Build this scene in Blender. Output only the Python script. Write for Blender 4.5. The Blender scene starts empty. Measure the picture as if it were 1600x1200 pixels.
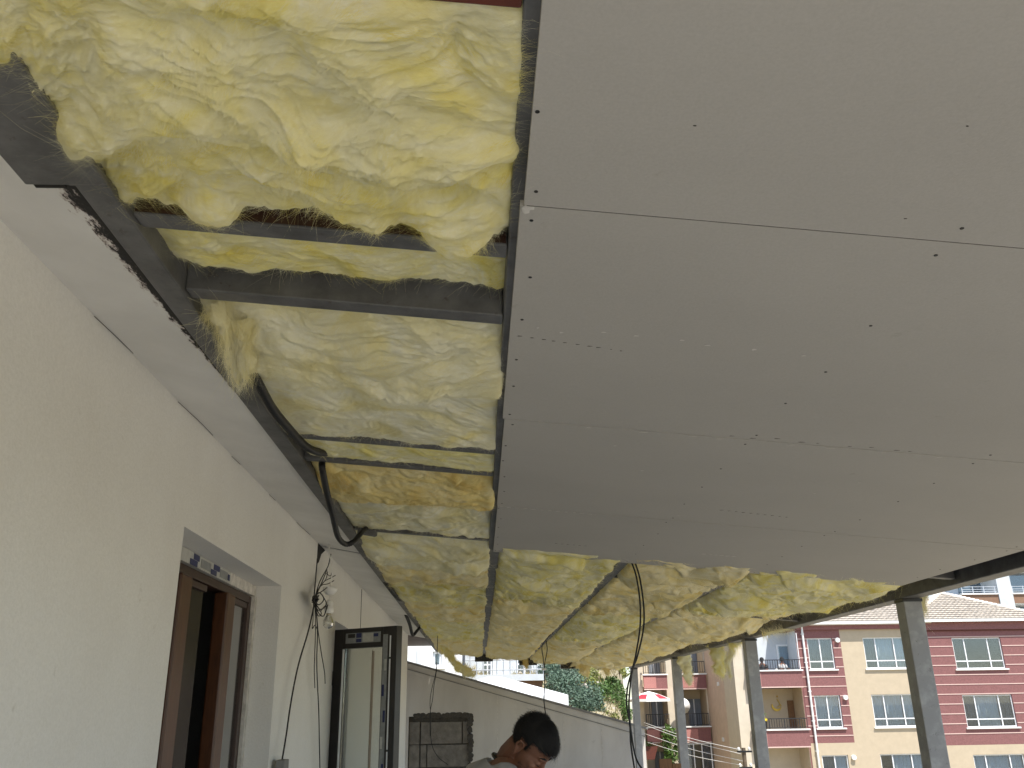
import bpy, bmesh, math, random
import numpy as np
from mathutils import Vector, Matrix

random.seed(7)
RNG = np.random.RandomState(7)
scene = bpy.context.scene
COL = scene.collection

# ------------------------------------------------------------------ camera, light, exposure
F_PX = 1357.4
CAM = np.array([0.0, 0.0, 1.6])
ROT = np.array([[0.9992336403327988, 0.0021618035487969214, -0.039082715267482075],
                [-0.035880572924034196, -0.3484555639737936, -0.9366382996772812],
                [-0.015643417590339125, 0.937322808076877, -0.3481109549338723]])
cam_data = bpy.data.cameras.new('camera')
cam_data.sensor_width = 36.0
cam_data.lens = F_PX / 1600 * 36.0
cam_data.clip_start = 0.05
cam_data.clip_end = 2000
cam = bpy.data.objects.new('camera', cam_data)
COL.objects.link(cam)
M4 = Matrix([list(ROT[0]) + [CAM[0]], list(ROT[1]) + [CAM[1]], list(ROT[2]) + [CAM[2]], [0, 0, 0, 1]])
cam.matrix_world = M4
scene.camera = cam

SUN_TO = Vector((0.30, -0.62, 1.30)).normalized()
world = bpy.data.worlds.new('World')
scene.world = world
world.use_nodes = True
wn = world.node_tree
bg = wn.nodes['Background']
sky = wn.nodes.new('ShaderNodeTexSky')
sky.sky_type = 'NISHITA'
sky.sun_disc = False
sky.sun_elevation = math.asin(SUN_TO.z)
sky.sun_rotation = math.atan2(SUN_TO.x, SUN_TO.y)
sky.altitude = 900
wn.links.new(sky.outputs[0], bg.inputs[0])
bg.inputs[1].default_value = 0.13
sun_data = bpy.data.lights.new('sun', 'SUN')
sun_data.energy = 4.1
sun_data.angle = math.radians(0.5)
sun_data.color = (1.0, 0.955, 0.88)
sun = bpy.data.objects.new('sun', sun_data)
sun.rotation_euler = (-SUN_TO).to_track_quat('-Z', 'Y').to_euler()
COL.objects.link(sun)
vs = scene.view_settings
vs.view_transform = 'Standard'
vs.look = 'None'
vs.exposure = 0.88
vs.gamma = 1.0
vs.use_curve_mapping = False
scene.cycles.max_bounces = 10
scene.cycles.diffuse_bounces = 6
scene.cycles.transparent_max_bounces = 16

# ------------------------------------------------------------------ helpers
def ray(u, v):
    d = np.array([u - 800.0, -(v - 600.0), -F_PX])
    return ROT @ (d / np.linalg.norm(d))
def on_x(u, v, X):
    d = ray(u, v); return CAM + d * (X / d[0])
def on_y(u, v, Y):
    d = ray(u, v); return CAM + d * (Y / d[1])
def on_z(u, v, Z):
    d = ray(u, v); return CAM + d * ((Z - 1.6) / d[2])
ROOF0, ROOFS = 2.42, 0.093
def zc(x):
    return ROOF0 - ROOFS * x
def on_roof(u, v, dz=0.0):
    d = ray(u, v); t = (ROOF0 + dz - 1.6) / (d[2] + ROOFS * d[0]); return CAM + d * t

def tag(o, label=None, cat=None, group=None, kind=None):
    if label: o['label'] = label
    if cat: o['category'] = cat
    if group: o['group'] = group
    if kind: o['kind'] = kind
    return o
def empty(name, loc=(0, 0, 0), label=None, cat=None, group=None):
    o = bpy.data.objects.new(name, None)
    o.empty_display_size = 0.1
    o.location = loc
    COL.objects.link(o)
    return tag(o, label, cat, group)
def link(name, me, mat=None, parent=None, smooth=False):
    if mat is not None and not me.materials:
        for m in (mat if isinstance(mat, (list, tuple)) else [mat]):
            me.materials.append(m)
    if smooth:
        me.polygons.foreach_set('use_smooth', [True] * len(me.polygons))
    o = bpy.data.objects.new(name, me)
    COL.objects.link(o)
    if parent is not None:
        # meshes are written in world coordinates: undo the parent's placement
        loc = Vector((0, 0, 0)); p = parent
        while p is not None:
            loc += p.location; p = p.parent
        o.parent = parent
        o.location = -loc
    return o
def mesh_np(name, verts, faces):
    """verts (n,3), faces (m,k) with constant k: fast."""
    verts = np.asarray(verts, dtype=np.float32); faces = np.asarray(faces, dtype=np.int32)
    me = bpy.data.meshes.new(name)
    k = faces.shape[1]; m = faces.shape[0]
    me.vertices.add(len(verts)); me.vertices.foreach_set('co', verts.ravel())
    me.loops.add(m * k); me.loops.foreach_set('vertex_index', faces.ravel())
    me.polygons.add(m)
    me.polygons.foreach_set('loop_start', np.arange(0, m * k, k, dtype=np.int32))
    me.polygons.foreach_set('loop_total', np.full(m, k, dtype=np.int32))
    me.update(calc_edges=True)
    return me

class MB:
    def __init__(s): s.v = []; s.f = []; s.mi = []
    def add(s, vs_, fs, mi=0):
        b = len(s.v); s.v += [tuple(map(float, p)) for p in vs_]
        for f in fs: s.f.append(tuple(b + i for i in f)); s.mi.append(mi)
        return s
    def box(s, x0, x1, y0, y1, z0, z1, mi=0):
        return s.add([(x0,y0,z0),(x1,y0,z0),(x1,y1,z0),(x0,y1,z0),(x0,y0,z1),(x1,y0,z1),(x1,y1,z1),(x0,y1,z1)],
                     [(0,3,2,1),(4,5,6,7),(0,1,5,4),(1,2,6,5),(2,3,7,6),(3,0,4,7)], mi)
    def bar(s, a, b, w, h, up=(0, 0, 1), mi=0):
        a = Vector(a); b = Vector(b); d = (b - a).normalized(); up = Vector(up)
        sx = d.cross(up)
        if sx.length < 1e-4: sx = d.cross(Vector((1, 0, 0)))
        sx.normalize(); uz = sx.cross(d)
        P = []
        for c in (a, b):
            for (i, j) in ((-1,-1),(1,-1),(1,1),(-1,1)):
                P.append(c + sx * (i * w / 2) + uz * (j * h / 2))
        return s.add(P, [(0,1,2,3),(7,6,5,4),(0,4,5,1),(1,5,6,2),(2,6,7,3),(3,7,4,0)], mi)
    def tube(s, pts, r, n=8, mi=0, cap=True):
        pts = [Vector(p) for p in pts]
        rr = r if hasattr(r, '__len__') else [r] * len(pts)
        d0 = (pts[1] - pts[0]).normalized()
        nx = d0.cross(Vector((0.3, 0.9, 0.2)))
        if nx.length < 1e-3: nx = d0.cross(Vector((1, 0, 0)))
        nx.normalize()
        V = []
        for i, p in enumerate(pts):
            d = (pts[min(i + 1, len(pts) - 1)] - pts[max(i - 1, 0)]).normalized()
            nx = (nx - d * nx.dot(d)).normalized(); ny = d.cross(nx)
            for k in range(n):
                a = 2 * math.pi * k / n
                V.append(p + (nx * math.cos(a) + ny * math.sin(a)) * rr[i])
        F = []
        for i in range(len(pts) - 1):
            for k in range(n):
                F.append((i*n+k, i*n+(k+1)%n, (i+1)*n+(k+1)%n, (i+1)*n+k))
        if cap:
            F.append(tuple(range(n - 1, -1, -1))); F.append(tuple((len(pts)-1)*n + k for k in range(n)))
        return s.add(V, F, mi)
    def lathe(s, c, prof, n=16, axis='z', mi=0):
        V = []
        for (r, h) in prof:
            for k in range(n):
                a = 2 * math.pi * k / n
                q = (r * math.cos(a), r * math.sin(a), h)
                if axis == 'y': q = (q[0], q[2], q[1])
                if axis == 'x': q = (q[2], q[0], q[1])
                V.append((c[0]+q[0], c[1]+q[1], c[2]+q[2]))
        F = []
        for i in range(len(prof) - 1):
            for k in range(n):
                F.append((i*n+k, i*n+(k+1)%n, (i+1)*n+(k+1)%n, (i+1)*n+k))
        F.append(tuple(range(n-1, -1, -1))); F.append(tuple((len(prof)-1)*n+k for k in range(n)))
        return s.add(V, F, mi)
    def ellipsoid(s, c, r, rot=None, nu=20, nv=12, mi=0):
        V = []; F = []
        for j in range(nv + 1):
            th = math.pi * j / nv
            for i in range(nu):
                ph = 2 * math.pi * i / nu
                q = Vector((r[0]*math.sin(th)*math.cos(ph), r[1]*math.sin(th)*math.sin(ph), r[2]*math.cos(th)))
                if rot is not None: q = rot @ q
                V.append(Vector(c) + q)
        for j in range(nv):
            for i in range(nu):
                F.append((j*nu+i, (j+1)*nu+i, (j+1)*nu+(i+1)%nu, j*nu+(i+1)%nu))
        return s.add(V, F, mi)
    def mesh(s, name):
        me = bpy.data.meshes.new(name)
        me.from_pydata(s.v, [], s.f)
        if any(s.mi): me.polygons.foreach_set('material_index', s.mi)
        me.update()
        return me
    def build(s, name, mat, parent=None, smooth=False, bevel=0.0):
        me = s.mesh(name)
        o = link(name, me, mat, parent, smooth)
        if bevel:
            b = o.modifiers.new('bevel', 'BEVEL'); b.width = bevel; b.segments = 2; b.limit_method = 'ANGLE'
        return o
def fix_normals(o):
    bm = bmesh.new(); bm.from_mesh(o.data); bmesh.ops.recalc_face_normals(bm, faces=bm.faces); bm.to_mesh(o.data); bm.free()
    return o

def spline(pts, n=8):
    P = [np.array(p, float) for p in pts]
    P = [2*P[0]-P[1]] + P + [2*P[-1]-P[-2]]
    out = []
    for i in range(1, len(P) - 2):
        for k in range(n):
            t = k / n
            out.append(0.5*((2*P[i]) + (-P[i-1]+P[i+1])*t + (2*P[i-1]-5*P[i]+4*P[i+1]-P[i+2])*t*t + (-P[i-1]+3*P[i]-3*P[i+1]+P[i+2])*t**3))
    out.append(P[-2])
    return out
def wire(name, pts, r, mat, parent=None, n=6, seg=8):
    return MB().tube(spline(pts, seg), r, n).build(name, mat, parent, smooth=True)

def wall_holes(a0, a1, b0, b1, holes, d0, d1, put):
    """A slab a0..a1 x b0..b1 with rectangular holes, between depths d0 and d1; put(a, b, d) gives a point."""
    A = sorted({a0, a1, *[h[0] for h in holes], *[h[1] for h in holes]}); A = [a for a in A if a0 <= a <= a1]
    B = sorted({b0, b1, *[h[2] for h in holes], *[h[3] for h in holes]}); B = [b for b in B if b0 <= b <= b1]
    def solid(i, j):
        if i < 0 or j < 0 or i >= len(A)-1 or j >= len(B)-1: return False
        ca = (A[i]+A[i+1])/2; cb = (B[j]+B[j+1])/2
        return not any(h[0] < ca < h[1] and h[2] < cb < h[3] for h in holes)
    m = MB(); idx = {}
    def V(i, j, k):
        key = (i, j, k)
        if key not in idx:
            idx[key] = len(m.v); m.v.append(tuple(map(float, put(A[i], B[j], (d0, d1)[k]))))
        return idx[key]
    for i in range(len(A)-1):
        for j in range(len(B)-1):
            if not solid(i, j): continue
            m.f.append((V(i,j,0),V(i+1,j,0),V(i+1,j+1,0),V(i,j+1,0))); m.f.append((V(i,j,1),V(i,j+1,1),V(i+1,j+1,1),V(i+1,j,1)))
            if not solid(i-1,j): m.f.append((V(i,j,0),V(i,j+1,0),V(i,j+1,1),V(i,j,1)))
            if not solid(i+1,j): m.f.append((V(i+1,j,0),V(i+1,j,1),V(i+1,j+1,1),V(i+1,j+1,0)))
            if not solid(i,j-1): m.f.append((V(i,j,0),V(i,j,1),V(i+1,j,1),V(i+1,j,0)))
            if not solid(i,j+1): m.f.append((V(i,j+1,0),V(i+1,j+1,0),V(i+1,j+1,1),V(i,j+1,1)))
    m.mi = [0]*len(m.f)
    return m

# ------------------------------------------------------------------ vectorised noise
_perm = RNG.permutation(256); _perm = np.concatenate([_perm, _perm, _perm])
_g = RNG.normal(size=(256, 3)); _g /= np.linalg.norm(_g, axis=1)[:, None]
def noise(p):
    p = np.asarray(p, float); i = np.floor(p).astype(int); f = p - i; i &= 255
    w = f*f*f*(f*(f*6-15)+10)
    res = 0
    for dx in (0, 1):
        wx = w[:,0] if dx else 1-w[:,0]
        for dy in (0, 1):
            wy = w[:,1] if dy else 1-w[:,1]
            for dz in (0, 1):
                wz = w[:,2] if dz else 1-w[:,2]
                h = _perm[_perm[_perm[(i[:,0]+dx)&255]+((i[:,1]+dy)&255)]+((i[:,2]+dz)&255)]
                g = _g[h]
                res = res + wx*wy*wz*(g[:,0]*(f[:,0]-dx)+g[:,1]*(f[:,1]-dy)+g[:,2]*(f[:,2]-dz))
    return res * 1.5
def fbm(p, o=3, gain=0.5):
    p = np.asarray(p, float); r = 0; a = 1.0
    for k in range(o):
        r = r + a*noise(p*(2.03**k)+k*17.3); a *= gain
    return r

# ------------------------------------------------------------------ materials
def new_mat(name):
    m = bpy.data.materials.new(name); m.use_nodes = True
    nt = m.node_tree; b = nt.nodes['Principled BSDF']
    return m, nt, b
def N(nt, typ, **kw):
    n = nt.nodes.new(typ)
    for k, v in kw.items():
        if k.startswith('i_'):
            n.inputs[k[2:].replace('_', ' ')].default_value = v
        else: setattr(n, k, v)
    return n
def coords(nt, scale=(1, 1, 1), rand=False):
    tc = nt.nodes.new('ShaderNodeTexCoord'); mp = nt.nodes.new('ShaderNodeMapping')
    mp.inputs['Scale'].default_value = scale
    nt.links.new(tc.outputs['Object'], mp.inputs['Vector'])
    if rand:
        oi = nt.nodes.new('ShaderNodeObjectInfo'); mu = N(nt, 'ShaderNodeMath', operation='MULTIPLY'); mu.inputs[1].default_value = 37.0
        nt.links.new(oi.outputs['Random'], mu.inputs[0]); nt.links.new(mu.outputs[0], mp.inputs['Location'])
    return mp.outputs['Vector']
def ramp(nt, fac, stops):
    r = nt.nodes.new('ShaderNodeValToRGB'); cr = r.color_ramp
    while len(cr.elements) < len(stops): cr.elements.new(0.5)
    for e, (p, c) in zip(cr.elements, stops):
        e.position = p; e.color = (*c, 1)
    nt.links.new(fac, r.inputs[0])
    return r.outputs[0]
def basic(name, col, rough=0.7, var=0.12, scale=6.0, bump=0.0, bscale=80.0, metal=0.0, spec=0.5, stretch=(1,1,1), col2=None, rand=False):
    m, nt, b = new_mat(name)
    v = coords(nt, stretch, rand)
    n = N(nt, 'ShaderNodeTexNoise'); n.inputs['Scale'].default_value = scale; n.inputs['Detail'].default_value = 6; n.inputs['Roughness'].default_value = 0.62
    nt.links.new(v, n.inputs['Vector'])
    c = np.array(col)
    lo = tuple(np.clip(c*(1-var), 0, 1)) if col2 is None else col2
    hi = tuple(np.clip(c*(1+var), 0, 1)) if col2 is None else col
    nt.links.new(ramp(nt, n.outputs['Fac'], [(0.3, lo), (0.7, hi)]), b.inputs['Base Color'])
    b.inputs['Roughness'].default_value = rough; b.inputs['Metallic'].default_value = metal
    b.inputs['Specular IOR Level'].default_value = spec
    if bump:
        n2 = N(nt, 'ShaderNodeTexNoise'); n2.inputs['Scale'].default_value = bscale; n2.inputs['Detail'].default_value = 4
        nt.links.new(v, n2.inputs['Vector'])
        bp = N(nt, 'ShaderNodeBump'); bp.inputs['Strength'].default_value = bump; bp.inputs['Distance'].default_value = 0.01
        nt.links.new(n2.outputs['Fac'], bp.inputs['Height']); nt.links.new(bp.outputs[0], b.inputs['Normal'])
    return m

def worn(name, col, rough, dirt, stretch, bump, fine=120):
    """painted or papered surface with soft smudges, faint trowel strokes and a few darker scuffs."""
    m, nt, b = new_mat(name)
    v = coords(nt, (1, 1, 1)); vs_ = coords(nt, stretch)
    def nz(vec, sc, det=6, ro=.6, dist=0):
        n = N(nt, 'ShaderNodeTexNoise'); n.inputs['Scale'].default_value = sc; n.inputs['Detail'].default_value = det; n.inputs['Roughness'].default_value = ro; n.inputs['Distortion'].default_value = dist
        nt.links.new(vec, n.inputs['Vector']); return n.outputs['Fac']
    base = ramp(nt, nz(vs_, 1.3, 7, .62, .2), [(0.32, dirt), (0.62, col)])
    def mulc(c, fac, amt):
        mx = N(nt, 'ShaderNodeMix', data_type='RGBA', blend_type='MULTIPLY'); mx.inputs[0].default_value = amt
        nt.links.new(c, mx.inputs[6]); nt.links.new(fac, mx.inputs[7]); return mx.outputs[2]
    c = mulc(base, ramp(nt, nz(v, fine, 3), [(0.3, (.86, .86, .85)), (0.7, (1, 1, 1))]), .55)
    c = mulc(c, ramp(nt, nz(v, 11, 8, .75), [(0.27, (.72, .70, .66)), (0.36, (1, 1, 1))]), .6)
    nt.links.new(c, b.inputs['Base Color']); b.inputs['Roughness'].default_value = rough; b.inputs['Specular IOR Level'].default_value = .3
    ad = N(nt, 'ShaderNodeMath', operation='ADD'); nt.links.new(nz(vs_, 7, 4, .55, .3), ad.inputs[0]); nt.links.new(nz(v, fine, 2), ad.inputs[1])
    bp = N(nt, 'ShaderNodeBump'); bp.inputs['Strength'].default_value = bump; bp.inputs['Distance'].default_value = 0.012
    nt.links.new(ad.outputs[0], bp.inputs['Height']); nt.links.new(bp.outputs[0], b.inputs['Normal'])
    return m

def wool(name, stops, seed):
    m, nt, b = new_mat(name)
    v = coords(nt, (1, 1, 1), True)
    w = N(nt, 'ShaderNodeTexNoise'); w.inputs['Scale'].default_value = 5.0; w.inputs['Detail'].default_value = 5
    w.inputs['Distortion'].default_value = 1.2
    nt.links.new(v, w.inputs['Vector'])
    c = ramp(nt, w.outputs['Fac'], stops)
    # fibre streaks
    mp = nt.nodes.new('ShaderNodeMapping'); mp.inputs['Scale'].default_value = (35, 160, 90); mp.inputs['Rotation'].default_value = (0, 0, 0.4 + seed)
    d = N(nt, 'ShaderNodeTexNoise'); d.inputs['Scale'].default_value = 4.0; d.inputs['Detail'].default_value = 3
    nt.links.new(v, d.inputs['Vector'])
    mx = N(nt, 'ShaderNodeMix', data_type='RGBA', blend_type='ADD'); mx.inputs[0].default_value = 0.22
    nt.links.new(v, mx.inputs[6]); nt.links.new(d.outputs['Color'], mx.inputs[7]); nt.links.new(mx.outputs[2], mp.inputs['Vector'])
    s = N(nt, 'ShaderNodeTexNoise'); s.inputs['Scale'].default_value = 1.0; s.inputs['Detail'].default_value = 6; s.inputs['Roughness'].default_value = 0.7
    nt.links.new(mp.outputs[0], s.inputs['Vector'])
    sc = ramp(nt, s.outputs['Fac'], [(0.28, (0.88, 0.85, 0.74)), (0.62, (1.0, 1.0, 1.0))])
    mu = N(nt, 'ShaderNodeMix', data_type='RGBA', blend_type='MULTIPLY'); mu.inputs[0].default_value = 0.8
    nt.links.new(c, mu.inputs[6]); nt.links.new(sc, mu.inputs[7]); nt.links.new(mu.outputs[2], b.inputs['Base Color'])
    bp = N(nt, 'ShaderNodeBump'); bp.inputs['Strength'].default_value = 0.45; bp.inputs['Distance'].default_value = 0.006
    nt.links.new(s.outputs['Fac'], bp.inputs['Height']); nt.links.new(bp.outputs[0], b.inputs['Normal'])
    b.inputs['Roughness'].default_value = 1.0; b.inputs['Specular IOR Level'].default_value = 0.05
    tr = nt.nodes.new('ShaderNodeBsdfTranslucent'); nt.links.new(mu.outputs[2], tr.inputs['Color'])
    ms = nt.nodes.new('ShaderNodeMixShader'); ms.inputs[0].default_value = 0.12
    out = nt.nodes['Material Output']
    nt.links.new(b.outputs[0], ms.inputs[1]); nt.links.new(tr.outputs[0], ms.inputs[2]); nt.links.new(ms.outputs[0], out.inputs['Surface'])
    return m

def glass(name, tint=(0.9, 0.93, 0.92), clear=0.75, rough=0.02):
    m, nt, b = new_mat(name)
    out = nt.nodes['Material Output']
    t = nt.nodes.new('ShaderNodeBsdfTransparent'); t.inputs[0].default_value = (*tint, 1)
    g = nt.nodes.new('ShaderNodeBsdfGlossy'); g.inputs['Roughness'].default_value = rough
    fr = nt.nodes.new('ShaderNodeFresnel'); fr.inputs[0].default_value = 1.5
    ad = N(nt, 'ShaderNodeMath', operation='ADD'); ad.inputs[1].default_value = 1 - clear; ad.use_clamp = True
    nt.links.new(fr.outputs[0], ad.inputs[0])
    ms = nt.nodes.new('ShaderNodeMixShader')
    nt.links.new(ad.outputs[0], ms.inputs[0]); nt.links.new(t.outputs[0], ms.inputs[1]); nt.links.new(g.outputs[0], ms.inputs[2])
    nt.links.new(ms.outputs[0], out.inputs['Surface'])
    return m

def steel_mat(name='grey_painted_steel', tone=(.128, .127, .126), k0=.42):
    m, nt, b = new_mat(name)
    v = coords(nt, (1, 1, 1))
    n = N(nt, 'ShaderNodeTexNoise'); n.inputs['Scale'].default_value = 9; n.inputs['Detail'].default_value = 7; n.inputs['Roughness'].default_value = 0.65
    nt.links.new(v, n.inputs['Vector'])
    c = ramp(nt, n.outputs['Fac'], [(0.25, tuple(k0*q for q in tone)), (0.5, tuple(.82*q for q in tone)), (0.75, tuple(1.25*q for q in tone))])
    n2 = N(nt, 'ShaderNodeTexNoise'); n2.inputs['Scale'].default_value = 26; n2.inputs['Detail'].default_value = 8; n2.inputs['Roughness'].default_value = 0.75
    nt.links.new(v, n2.inputs['Vector'])
    k = ramp(nt, n2.outputs['Fac'], [(0.60, (0, 0, 0)), (0.70, (0.8, 0.8, 0.8))])
    mx = N(nt, 'ShaderNodeMix', data_type='RGBA'); nt.links.new(k, mx.inputs[0]); nt.links.new(c, mx.inputs[6]); mx.inputs[7].default_value = (0.05, 0.033, 0.024, 1)
    nt.links.new(mx.outputs[2], b.inputs['Base Color'])
    b.inputs['Roughness'].default_value = 0.5; b.inputs['Specular IOR Level'].default_value = 0.4
    bp = N(nt, 'ShaderNodeBump'); bp.inputs['Strength'].default_value = 0.25; bp.inputs['Distance'].default_value = 0.004
    nt.links.new(n2.outputs['Fac'], bp.inputs['Height']); nt.links.new(bp.outputs[0], b.inputs['Normal'])
    return m

def soffit_mat():
    """white plaster whose edge along the steel beam is smeared with black bitumen and rust."""
    m, nt, b = new_mat('smeared_plaster')
    tc = nt.nodes.new('ShaderNodeTexCoord'); sp = nt.nodes.new('ShaderNodeSeparateXYZ')
    nt.links.new(tc.outputs['Object'], sp.inputs[0])
    mp = nt.nodes.new('ShaderNodeMapping'); mp.inputs['Scale'].default_value = (40, 14, 30)
    nt.links.new(tc.outputs['Object'], mp.inputs['Vector'])
    n = N(nt, 'ShaderNodeTexNoise'); n.inputs['Scale'].default_value = 1.4; n.inputs['Detail'].default_value = 8; n.inputs['Roughness'].default_value = 0.75
    nt.links.new(mp.outputs[0], n.inputs['Vector'])
    # distance to the beam edge at x = -0.76, reach shrinking with y
    reach = N(nt, 'ShaderNodeMapRange'); reach.inputs['From Min'].default_value = 1.2; reach.inputs['From Max'].default_value = 2.6
    reach.inputs['To Min'].default_value = 0.085; reach.inputs['To Max'].default_value = 0.005
    nt.links.new(sp.outputs[1], reach.inputs['Value'])
    sub = N(nt, 'ShaderNodeMath', operation='SUBTRACT'); sub.inputs[0].default_value = -0.724
    nt.links.new(sp.outputs[0], sub.inputs[1])
    div = N(nt, 'ShaderNodeMath', operation='DIVIDE'); nt.links.new(sub.outputs[0], div.inputs[0]); nt.links.new(reach.outputs[0], div.inputs[1])
    inv = N(nt, 'ShaderNodeMath', operation='MULTIPLY_ADD'); inv.inputs[1].default_value = -0.42; inv.inputs[2].default_value = 0.42
    nt.links.new(div.outputs[0], inv.inputs[0])
    ad = N(nt, 'ShaderNodeMath', operation='ADD'); nt.links.new(inv.outputs[0], ad.inputs[0]); nt.links.new(n.outputs['Fac'], ad.inputs[1])
    k = ramp(nt, ad.outputs[0], [(0.66, (0, 0, 0)), (0.72, (1, 1, 1))])
    k2 = ramp(nt, ad.outputs[0], [(0.60, (0, 0, 0)), (0.72, (0.7, 0.7, 0.7))])
    n3 = N(nt, 'ShaderNodeTexNoise'); n3.inputs['Scale'].default_value = 5; n3.inputs['Detail'].default_value = 6
    nt.links.new(tc.outputs['Object'], n3.inputs['Vector'])
    base = ramp(nt, n3.outputs['Fac'], [(0.3, (0.70, 0.685, 0.65)), (0.7, (0.79, 0.775, 0.74))])
    m1 = N(nt, 'ShaderNodeMix', data_type='RGBA'); nt.links.new(k2, m1.inputs[0]); nt.links.new(base, m1.inputs[6]); m1.inputs[7].default_value = (0.22, 0.10, 0.05, 1)
    m2 = N(nt, 'ShaderNodeMix', data_type='RGBA'); nt.links.new(k, m2.inputs[0]); nt.links.new(m1.outputs[2], m2.inputs[6]); m2.inputs[7].default_value = (0.02, 0.018, 0.017, 1)
    nt.links.new(m2.outputs[2], b.inputs['Base Color']); b.inputs['Roughness'].default_value = 0.85
    n4 = N(nt, 'ShaderNodeTexNoise'); n4.inputs['Scale'].default_value = 60; n4.inputs['Detail'].default_value = 5
    nt.links.new(tc.outputs['Object'], n4.inputs['Vector'])
    bp = N(nt, 'ShaderNodeBump'); bp.inputs['Strength'].default_value = 0.35; bp.inputs['Distance'].default_value = 0.006
    nt.links.new(n4.outputs['Fac'], bp.inputs['Height']); nt.links.new(bp.outputs[0], b.inputs['Normal'])
    return m

MT = {}
MT['steel'] = steel_mat()
MT['post'] = steel_mat('lit_post_steel', (.36, .36, .355), .78)  # lit copy of the frame steel, outdoor light put into its tone
MT['oxide'] = basic('oxide_red_primer', (0.10, 0.022, 0.012), 0.6, 0.3, 12, 0.1)
MT['sheet'] = basic('roof_sheet_underside', (0.09, 0.06, 0.05), 0.6, 0.3, 4)
MT['plaster'] = worn('house_plaster', (0.80, 0.788, 0.755), 0.88, (0.76, 0.742, 0.705), (1.3, 1.6, 1.1), 0.14)
MT['soffit'] = soffit_mat()
MT['reveal'] = basic('rough_render', (0.62, 0.59, 0.54), 0.95, 0.25, 22, 0.6, 90)
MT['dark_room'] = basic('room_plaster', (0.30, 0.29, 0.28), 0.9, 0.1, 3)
MT['board'] = worn('plasterboard_paper', (0.450, 0.428, 0.392), 0.85, (0.425, 0.404, 0.370), (1.0, 1.3, 1.0), 0.05, fine=190)
MT['gypsum'] = basic('gypsum_core', (0.58, 0.56, 0.52), 0.9, 0.1, 40, 0.3)
MT['black'] = basic('black_plastic', (0.006, 0.006, 0.0065), 0.55, 0.2, 20)
MT['hole'] = basic('shade_and_edge_black', (0.01, 0.009, 0.008), 0.9, 0.2, 20)  # stands for shade in gaps and holes; also the black plate end
MT['brown'] = basic('brown_wood_foil', (0.075, 0.026, 0.009), 0.38, 0.35, 18, 0.05, 40, stretch=(6, 6, 0.6))
MT['brown2'] = basic('dark_brown_foil', (0.035, 0.013, 0.007), 0.45, 0.3, 18, stretch=(6, 6, 0.6))
MT['tape'] = basic('protective_film', (0.46, 0.46, 0.43), 0.5, 0.12, 30)
MT['blue'] = basic('blue_print', (0.015, 0.022, 0.10), 0.5, 0.1, 20)
MT['greyfilm'] = basic('grey_print', (0.24, 0.25, 0.25), 0.5, 0.2, 30)
MT['pvc'] = basic('dark_pvc', (0.018, 0.016, 0.016), 0.35, 0.2, 20)
MT['white_pvc'] = basic('white_pvc', (0.78, 0.79, 0.80), 0.35, 0.03, 5)
MT['glass'] = glass('clear_glass', (0.86, 0.88, 0.86), 0.90)
MT['glass_far'] = glass('window_glass', (0.80, 0.86, 0.90), 0.94)
MT['dusty_glass'] = glass('dusty_glass', (0.70, 0.70, 0.66), 0.62, 0.12)
MT['dark_pane'] = basic('dark_room_pane', (0.030, 0.027, 0.024), 0.22, 0.2, 3, spec=0.06)  # opaque dark colour replaces the unlit room seen through plain glass
MT['porcelain'] = basic('porcelain', (0.84, 0.83, 0.80), 0.3, 0.05, 10)
MT['bulb'] = glass('bulb_glass', (0.97, 0.97, 0.95), 0.93)
MT['brass'] = basic('lamp_metal', (0.45, 0.40, 0.30), 0.35, 0.1, 20, metal=0.9)
MT['endwall'] = worn('terrace_wall_render', (0.64, 0.61, 0.565), 0.9, (0.53, 0.50, 0.46), (1.6, 1.6, 0.45), 0.12)
MT['coping'] = basic('wall_coping', (0.22, 0.215, 0.205), 0.8, 0.15, 8)
MT['block'] = basic('grey_block', (0.185, 0.168, 0.145), 0.95, 0.3, 9, 0.6, 60, rand=True)
MT['mortar'] = basic('dark_mortar', (0.07, 0.063, 0.053), 0.95, 0.35, 30, 0.6, 70)
MT['floor'] = basic('cement_screed', (0.52, 0.49, 0.44), 0.9, 0.15, 1.2, 0.2, 40)
MT['ground'] = basic('dusty_ground', (0.34, 0.30, 0.23), 0.95, 0.25, 0.25, 0.2, 4)
MT['hillsoil'] = basic('dry_hillside', (0.33, 0.285, 0.19), 0.95, 0.35, 0.9, 0.5, 5)
MT['red'] = basic('red_roughcast', (0.225, 0.100, 0.096), 0.92, 0.16, 16, 0.5, 26)
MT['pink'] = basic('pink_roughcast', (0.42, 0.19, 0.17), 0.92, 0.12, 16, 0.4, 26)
MT['cream'] = basic('cream_render', (0.49, 0.405, 0.29), 0.92, 0.06, 3, 0.3, 26)
MT['pale'] = basic('pale_render', (0.58, 0.51, 0.40), 0.92, 0.06, 3, 0.2, 26)
MT['tan'] = basic('shaded_cream_render', (0.56, 0.43, 0.33), 0.92, 0.08, 3, 0.3, 26)  # cream side wall, its look in shade put into the colour
MT['brownwall'] = basic('brown_render', (0.24, 0.14, 0.09), 0.92, 0.08, 3, 0.2, 26)
MT['white'] = basic('white_paint', (0.76, 0.76, 0.74), 0.7, 0.04, 3)
MT['greywhite'] = basic('grey_white_paint', (0.56, 0.59, 0.61), 0.7, 0.05, 3)
MT['stripe'] = basic('pink_white_trim', (0.62, 0.45, 0.40), 0.85, 0.06, 8)
MT['rail'] = basic('black_railing', (0.02, 0.02, 0.022), 0.5, 0.2, 10)
MT['steelrail'] = basic('silver_railing', (0.55, 0.57, 0.6), 0.35, 0.06, 10, metal=0.4)
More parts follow.
